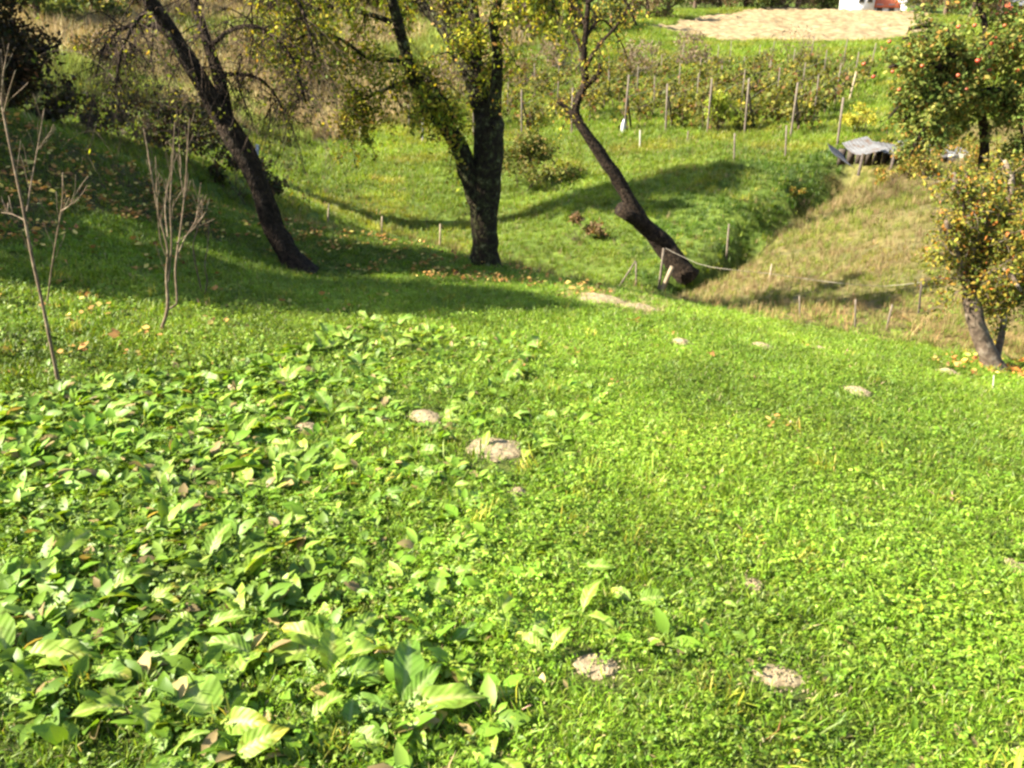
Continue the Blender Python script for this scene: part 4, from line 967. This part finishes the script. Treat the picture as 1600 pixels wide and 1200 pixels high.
# ------------------------------------------------------------------ houses at the top of the far hill
def house(b, rz, label, wings, name='house'):
    root = thing(name, b, label, 'house'); root.rotation_euler = (0, 0, rz)
    for (x0, y0, w, l, h, rise, wm, rm, gable) in wings:
        mb = MB(); mb.box((x0, y0, h / 2 - .5), (w, l, h + 1)); 
        V = np.array([(x0 - w / 2, y0 - l / 2, h), (x0 + w / 2, y0 - l / 2, h), (x0, y0 - l / 2, h + rise), (x0 - w / 2, y0 + l / 2, h), (x0 + w / 2, y0 + l / 2, h), (x0, y0 + l / 2, h + rise)])
        if gable == 'x': 
            V = np.array([(x0 - w / 2, y0 - l / 2, h), (x0 - w / 2, y0 + l / 2, h), (x0 - w / 2, y0, h + rise), (x0 + w / 2, y0 - l / 2, h), (x0 + w / 2, y0 + l / 2, h), (x0 + w / 2, y0, h + rise)])
        mb.add(V, (), [(0, 1, 2), (3, 5, 4)]); mb.obj('wall', wm, root)
        mb = MB(); ov = .35; e = V.copy(); ctr = V.mean(0)
        for a_, b_, c_ in ((0, 2, 3), (1, 2, 4)):
            p0, p1, p3, p2 = V[a_], V[b_], V[a_ + 3], V[b_ + 3]
            ax_ = (p3 - p0) / np.linalg.norm(p3 - p0) * ov; dn = (p0 - p1) / np.linalg.norm(p0 - p1) * ov
            A_ = np.array([p0 - ax_ + dn, p3 + ax_ + dn, p2 + ax_, p1 - ax_]) + [0, 0, .03]
            mb.add(np.vstack([A_, A_ + [0, 0, .16]]), [(0, 1, 2, 3), (7, 6, 5, 4), (0, 4, 5, 1), (2, 6, 7, 3), (1, 5, 6, 2), (0, 3, 7, 4)])
        mb.obj('roof', rm, root)
        for sx in (-.22, .22):
            mb = MB(); mb.box((x0 + sx * w, y0 - l / 2 - .02, h * .52), (.9, .08, 1.2)); wn_ = mb.obj('window', M_WHITE, root)
            mb = MB(); mb.box((x0 + sx * w, y0 - l / 2 - .065, h * .52), (.7, .03, 1.0)); mb.obj('pane', M_GLASS, wn_)
hb = G(1370, 19, 60)
house(hb, R(4), 'white house with red tiled roof at the top of the ploughed field', [(-3.1, 0, 2.7, 5, 3.2, 1.8, M_PLASTER, M_TILE, 'y'), (0.25, .7, 3.95, 5, .7, 2.4, M_PLASTER, M_TILE, 'x'), (3.6, -.4, 2.7, 5, 3.0, 1.6, M_PLASTER, M_TILE, 'y')])
hb = G(1606, 30, 60)
house(hb, R(-12), 'building with dark grey roof and orange brick wall in the top right corner', [(0, 0, 6, 6, 1.6, 3.0, M_TILE, M_SLATE, 'x')])

# ------------------------------------------------------------------ trees and scrub along the top of the view
HEDGE = [(('brown', [(3, (.15, .10, .055)), (2, (.11, .09, .04)), (1, (.09, .10, .03))])), ('green', [(3, (.07, .095, .022)), (2, (.10, .12, .03)), (1, (.15, .13, .04))]), ('grey-brown', [(3, (.19, .14, .10)), (2, (.12, .10, .06))])]
far = [(1010, 28, 118, 7, 0), (1045, 18, 128, 8, 1), (1085, 12, 134, 9, 2), (1125, 10, 136, 8, 0), (1165, 8, 137, 9, 1), (1205, 8, 138, 8, 2), (1245, 8, 139, 9, 0), (1285, 8, 140, 9, 1), (1318, 8, 143, 7, 2), (1440, 18, 140, 8, 1), (1475, 22, 125, 9, 0), (1515, 26, 120, 9, 1), (1560, 34, 112, 8, 0),
       (60, 40, 55, 6, 1), (150, 30, 62, 6, 1), (210, 22, 66, 6, 0), (345, 15, 72, 6, 2), (420, 20, 74, 7, 0), (500, 22, 78, 7, 2), (560, 26, 80, 7, 0), (640, 35, 80, 6, 2), (700, 48, 75, 5, 0), (850, 38, 88, 6, 2), (900, 42, 88, 6, 0), (820, 60, 75, 4, 2), (955, 40, 96, 6, 1)]
FL = ['{c} tree {w} on the skyline']
places = ['behind the left corner of the ploughed field', 'behind the ploughed field left end', 'over the ploughed field, third from its left', 'over the ploughed field, fourth from its left', 'above the middle of the ploughed field', 'just past the middle of the ploughed field', 'above the field right of its middle', 'second left of the white house', 'just left of the white house', 'just right of the white house', 'left of the apple crown top', 'behind the apple crown top', 'beside the grey-roofed building', 'behind the dark drooping tree', 'second from the left along the hill top', 'left of the leaning limb top', 'right of the leaning limb top', 'behind the hanging bare twigs', 'behind the yellow-green sprays', 'right of the yellow-green sprays', 'behind the left limb of the mossy tree', 'behind the fork of the mossy tree', 'right of the mossy tree top', 'behind the crooked tree top', 'below the hill top right of the mossy tree', 'at the left of the green strip']
far_proto = {}
for (px, py, d, h, c), w in zip(far, places):
    p_ = G(px, py + 4, 45)
    wild_tree('far_tree', p_, h, h * .42, f'{HEDGE[c][0]} autumn tree {w}', 'tree', 'trees along the top of the far hill', M_TWIG, HEDGE[c][1], .34, 2.6, (0, 0), 9, .08, 8, .05, .03, 2, .16, .3)
hp_ = ['left end', 'second from the left', 'third from the left', 'fourth from the left', 'middle', 'fourth from the right', 'third from the right', 'second from the right', 'right end']
for i, px in enumerate((1030, 1070, 1110, 1150, 1190, 1230, 1268, 1300, 1440)):
    bush('hedge_bush', G(px, 13 if px < 1400 else 18, 60), 5.2, 2.6, f'autumn hedge bush above the ploughed field, {hp_[i]} of the row', HEDGE[i % 3][1], 560, .30, 'hedge bushes along the top of the ploughed field')
# scrub on the dry hillside
for i, (px, py, h, c, w) in enumerate(((560, 120, 2.2, 2, 'grey-brown scrub bush behind the yellow-green sprays'), (480, 140, 2.0, 0, 'brown scrub bush left of the yellow-green sprays'), (700, 140, 1.9, 2, 'grey-brown scrub bush in the fork of the mossy tree'), (420, 110, 2.2, 0, 'brown scrub bush behind the hanging twigs'), (320, 90, 1.8, 1, 'green scrub bush behind the fork of the leaning tree'), (820, 140, 1.8, 0, 'brown scrub bush right of the mossy trunk'), (870, 110, 2.0, 2, 'grey-brown scrub bush left of the crooked trunk'), (1000, 120, 2.0, 2, 'grey scrub bush among the vines right of the crooked tree'), (1080, 105, 2.0, 2, 'pale grey scrub bush among the upper vines'), (160, 120, 1.6, 0, 'brown scrub bush behind the tall bare sapling'))):
    p_ = G(px, py, 22); bush('scrub_bush', p_, h * 1.5, h, w, HEDGE[c][1], 520, .16, 'scrub bushes on the far slope', bare=1, stems=12)

# ------------------------------------------------------------------ molehills
for i, (px, py, hw, lb) in enumerate(MH):
    p_ = G(px, py); r_ = hw * 1.0 * np.linalg.norm(p_ - [0, 0, CAM_H]) / FPX
    na, nr_ = 30, 15; a = np.linspace(0, 6.283, na, endpoint=False)
    rr = np.linspace(0, 1, nr_)[1:]
    Xs, Ys = rr[:, None] * np.cos(a) * r_, rr[:, None] * np.sin(a) * r_
    wob = 1 + .35 * (fbm(np.cos(a) * 1.5 + i * 7, np.sin(a) * 1.5, 71 + i) - .5)[None] * 2; Xs, Ys = Xs * wob, Ys * wob * (1.0 if i not in (9, 10) else .8)
    hh = max(r_ * (.36 if hw < 30 else .15), .025) * (.45 if i in (9, 10, 11, 12) else 1)
    Zs = H(p_[0] + Xs, p_[1] + Ys) - p_[2] + hh * np.clip(1 - rr[:, None] ** 2, 0, 1) ** 1.2 - .012 * (rr[:, None] > .95) + .004 + (fbm(Xs * 24 + i, Ys * 24, 80, 3) - .5) * .035 * min(1, r_ * 4) * (rr[:, None] < .97)
    V = np.vstack([[0, 0, hh], np.stack([Xs, Ys, Zs], -1).reshape(-1, 3)])
    tri = [(0, 1 + j, 1 + (j + 1) % na) for j in range(na)]
    qd = [(1 + k_ * na + j, 1 + (k_ + 1) * na + j, 1 + (k_ + 1) * na + (j + 1) % na, 1 + k_ * na + (j + 1) % na) for k_ in range(nr_ - 2) for j in range(na)]
    mh = tag(mesh_obj('molehill', V, [np.array(tri), np.array(qd)], M_SOIL, None, None, True), lb, 'molehill', 'molehills and bare soil in the lawn'); place(mh, p_)
    mb = MB(); ico = np.array([(1, 0, 0), (-1, 0, 0), (0, 1, 0), (0, -1, 0), (0, 0, 1), (0, 0, -1)], float)
    for _ in range(70):
        aa = rng.uniform(0, 6.28); f = rng.uniform(0, 1.5); c0 = np.array([f * r_ * math.cos(aa), f * r_ * math.sin(aa), 0])
        c0[2] = H(p_[0] + c0[0], p_[1] + c0[1]) - p_[2] + hh * max(0, 1 - f * f) ** 1.2 + .005
        mb.add(ico * rng.uniform(.003, .007) * rng.uniform(.7, 1.3, (6, 3)) + c0, (), [(0, 2, 4), (2, 1, 4), (1, 3, 4), (3, 0, 4), (2, 0, 5), (1, 2, 5), (3, 1, 5), (0, 3, 5)])
    cl = mb.obj('soil_crumbs', M_SOIL, mh); cl['kind'] = 'stuff'

# ------------------------------------------------------------------ dock plants: an empty with every leaf an object
def dock_leaf(L_, w, curl, wave, seed):
    nl, nw = 11, 7; t = np.linspace(0, 1, nl); u = np.linspace(-1, 1, nw)
    wd = w * .5 * np.clip(np.sin(np.pi * np.clip((t - .10) / .90, 0, 1) ** .8), 0, 1) ** .75; wd[0] = wd[1] = .004; wd[-1] = .003
    V = np.zeros((nl, nw, 3)); C_ = np.zeros((nl, nw, 3)); VN = np.zeros((nl, nw))
    ang = curl[0] - (curl[0] - curl[1]) * t
    cx = np.concatenate([[0], np.cumsum(np.cos(ang[:-1]) * L_ / (nl - 1))]); cz = np.concatenate([[0], np.cumsum(np.sin(ang[:-1]) * L_ / (nl - 1))])
    for i in range(nl):
        wv = wave * np.sin(t[i] * 17 + seed + np.sign(u) * 1.3) * np.abs(u) ** 1.5 * w * (.2 < t[i])
        lift = np.abs(u) * wd[i] * .30 + wv
        VN[i] = (t[i] * 9 - np.abs(u) * 1.6) * 6.283
        V[i, :, 0] = cx[i] - np.sin(ang[i]) * lift; V[i, :, 1] = u * wd[i]; V[i, :, 2] = cz[i] + np.cos(ang[i]) * lift
        g = np.array([.135, .225, .026]); mid = np.array([.28, .34, .11])
        f = np.clip(1 - np.abs(u) * 4, 0, 1)[:, None]
        C_[i] = (g * (1 + .15 * math.sin(seed + i * 2.3))) * (1 - f) + mid * f
    if seed % 4 == 0: C_[nl - 3:] *= np.array([1.5, 1.0, .8])
    k_ = np.arange(nl - 1)[:, None] * nw + np.arange(nw - 1)[None]
    o = mesh_obj('leaf', V.reshape(-1, 3), [np.stack([k_, k_ + nw, k_ + nw + 1, k_ + 1], -1).reshape(-1, 4)], M_DOCK, None, C_.reshape(-1, 3), True, link=False)
    va = o.data.attributes.new('vein', 'FLOAT', 'POINT'); va.data.foreach_set('value', VN.ravel().astype(np.float32))
    return o.data
LEAFM = [dock_leaf(.2, .2 * asp, cu, wa, sd) for sd, (asp, cu, wa) in enumerate(((.42, (R(36), R(-28)), .10), (.36, (R(30), R(-35)), .12), (.50, (R(22), R(-18)), .09), (.34, (R(52), R(-10)), .10), (.46, (R(34), R(-50)), .10), (.30, (R(26), R(-14)), .13), (.55, (R(18), R(-24)), .09), (.40, (R(44), R(-28)), .11)))]
def dock(p_, size, nleaf, label, group, azs=None):
    root = thing('dock_plant', p_, label, 'dock plant', group); root.rotation_euler = (random.uniform(-.1, .1), random.uniform(-.1, .1), 0)
    off = random.uniform(0, 6.28)
    for j in range(nleaf):
        o = bpy.data.objects.new('leaf', random.choice(LEAFM)); COL.objects.link(o); o.parent = root
        a = azs[j] if azs and j < len(azs) else off + j * 2.4 + random.uniform(-.4, .4)
        s = size / .2 * random.uniform(.62, 1.15)
        o.scale = (s, s * random.uniform(.85, 1.2), s); o.rotation_euler = (random.uniform(-.6, .6), random.uniform(-.25, .45), a)
        o.location = (math.cos(a) * .008, math.sin(a) * .008, .016 - .003 * j)
    return root
DOCKG = 'broad-leaved dock plants in the weedy grass'
DK = [((625, 1118), 150, 5, 'largest dock plant with a huge pale ragged leaf at the bottom of the lawn', [2.9, .15, 1.6]), ((510, 1065), 120, 6, 'dock plant with a long dark green leaf left of the largest dock', [.5, 2.6]), ((405, 1035), 90, 5, 'dock plant with pale rounded leaves left of the long dark leaf', None), ((365, 1075), 85, 4, 'dock plant with whitish sunlit leaves low on the left', None), ((215, 1110), 95, 4, 'single bright pale dock plant in the shadowed grass at bottom left', None), ((20, 1040), 120, 6, 'big leafy dock plant at the left edge bottom', None), ((140, 1065), 75, 4, 'dock plant right of the big one on the left edge', None), ((370, 920), 90, 6, 'dock plant with a fan of pale leaves beside a fern-like tuft', None), ((465, 950), 80, 4, 'dock plant with one glossy white-lit leaf right of the fan', None), ((578, 900), 65, 3, 'dock plant with a rounded pale leaf in the middle of the weeds', None), ((65, 935), 100, 5, 'dock plant with upright pale leaves on the left edge', None), ((100, 1000), 85, 5, 'dock plant with yellow-green leaves below the upright one on the left', None), ((908, 965), 70, 3, 'dock plant with a broad round leaf in the clover right of the weeds', None), ((855, 1030), 75, 3, 'dock plant with a single upright oval leaf by the bare soil', None), ((1085, 965), 65, 4, 'dock plant with folded leaves farthest right in the lawn', None), ((905, 890), 55, 3, 'dock plant with a flat pale leaf above the round leaf', None), ((862, 872), 50, 3, 'small dock plant left of the flat pale leaf', None), ((240, 760), 70, 5, 'dock plant with bright upright pale leaves on the left weedy patch', None), ((290, 850), 65, 5, 'dock plant with dark and pale leaves below the bright upright one', None), ((495, 855), 60, 4, 'dock plant in the thick of the weeds left of the soil patch', None), ((515, 710), 60, 4, 'dock plant with an upright sunlit leaf left of the farther molehill', None), ((268, 655), 55, 4, 'dock plant with a pale leaf near the foot of the bare shrub', None), ((500, 605), 55, 4, 'dock plant with tall sunlit leaves in the middle weeds', None), ((480, 575), 45, 3, 'dock plant with a flat whitish leaf farthest back in the weeds', None), ((820, 545), 45, 5, 'dock plant at the edge of the tree shade in the middle lawn', None), ((590, 520), 45, 5, 'dock plant in the tree shade left of the middle lawn', None), ((835, 690), 40, 3, 'small dock plant right of the largest molehill', None), ((872, 672), 40, 3, 'small dock plant behind the one right of the molehill', None), ((925, 628), 35, 3, 'rightmost small dock plant of the middle lawn', None), ((700, 1015), 80, 5, 'dock plant with upright leaves above the largest dock', None), ((772, 970), 65, 4, 'dock plant with two upright leaves in the near middle', None), ((820, 985), 70, 4, 'dock plant with narrow upright leaves beside the two-leaved one', None), ((992, 945), 55, 3, 'dark flat dock plant left of the folded one', None), ((1125, 945), 40, 2, 'tiny dock plant right of the folded one', None), ((620, 1030), 75, 5, 'dock plant with small pale leaves just above the huge ragged leaf', None), ((480, 1145), 80, 4, 'dock plant with narrow upright leaves at the bottom left of the largest', None), ((545, 1150), 80, 4, 'dock plant with drooping leaves at the bottom edge', None), ((735, 1095), 80, 4, 'dock plant with a broad pale leaf right of the huge ragged leaf', None), ((720, 870), 50, 4, 'dock plant with a rounded upright leaf in the right of the weeds', None), ((745, 835), 45, 3, 'dock plant with bright leaves above the rounded upright leaf', None), ((775, 1190), 90, 4, 'dock plant half cut by the bottom edge of the view', None), ((330, 745), 80, 4, 'dock plant with a long slanting dark leaf in the left weeds', [.6]), ((690, 655), 45, 4, 'dock plant beside the farther molehill', None), ((130, 790), 75, 5, 'dock plant with wide leaves at the far left of the weeds', None)]
used = []
for (px, py), L_, nl, lb, az in DK:
    p_ = G(px, py); s = L_ * np.linalg.norm(p_ - [0, 0, CAM_H]) / FPX * .86; used.append(p_[:2])
    dock(p_, s, nl, lb, DOCKG, az)
x, y, r_ = sample(4000, lambda r: 60 + 0 * r, 1.3, 9.5)
k = in_poly(x, y, WEED) & seen(x, y, H(x, y), 40); x, y = x[k], y[k]
LM = [('the largest molehill', G(772, 702)), ('the farther molehill', G(665, 652)), ('the foot of the bare shrub', G(251, 522)), ('the foot of the tall bare sapling', G(92, 602)), ('the huge ragged dock leaf', G(625, 1118)), ('the fan-leaved dock', G(370, 920)), ('the bright upright dock', G(240, 760)), ('the bare near soil patch', G(930, 1042)), ('the round-leaved pale dock', G(578, 900)), ('the leafy dock at the left edge', G(20, 1040)), ('the flat whitish dock leaf', G(480, 575)), ('the folded dock leaves', G(1085, 965)), ('the tiny pale soil lump', G(810, 771))]
new = []
for xx, yy in zip(x, y):
    if len(new) >= 240: break
    if min(np.hypot(u_[0] - xx, u_[1] - yy) for u_ in used) < .13: continue
    if random.random() > min(.95, max(.12, (.06 - xx / (yy + 1.2)) * 2.6)): continue
    used.append((xx, yy)); big = random.random() < .38
    li_ = min(range(len(LM)), key=lambda m_: math.hypot(LM[m_][1][0] - xx, LM[m_][1][1] - yy))
    dx, dy = xx - LM[li_][1][0], yy - LM[li_][1][1]
    w = ('left of' if dx < 0 else 'right of') if abs(dx) > abs(dy) else ('in front of' if dy < 0 else 'behind')
    new.append((xx, yy, big, li_, w, math.hypot(dx, dy)))
ORD = ['nearest', 'second nearest', 'third nearest', 'fourth nearest', 'fifth nearest', 'sixth nearest', 'seventh nearest', 'eighth nearest', 'ninth nearest', 'tenth nearest', 'eleventh nearest', 'twelfth nearest', 'thirteenth nearest', 'fourteenth nearest', 'fifteenth nearest', 'sixteenth nearest', 'seventeenth nearest', 'eighteenth nearest']
for xx, yy, big, li_, w, dd in new:
    rank = sum(1 for o_ in new if o_[2:5] == (big, li_, w) and o_[5] < dd)
    dock((xx, yy, float(H(xx, yy))), random.uniform(.14, .20) if big else random.uniform(.09, .135), random.randint(3, 6) if big else random.randint(3, 5),
         ('broad dock plant ' if big else 'small low dock plant ') + w + ' ' + LM[li_][0] + ', ' + (ORD[rank] if rank < len(ORD) else 'farther out'), DOCKG)
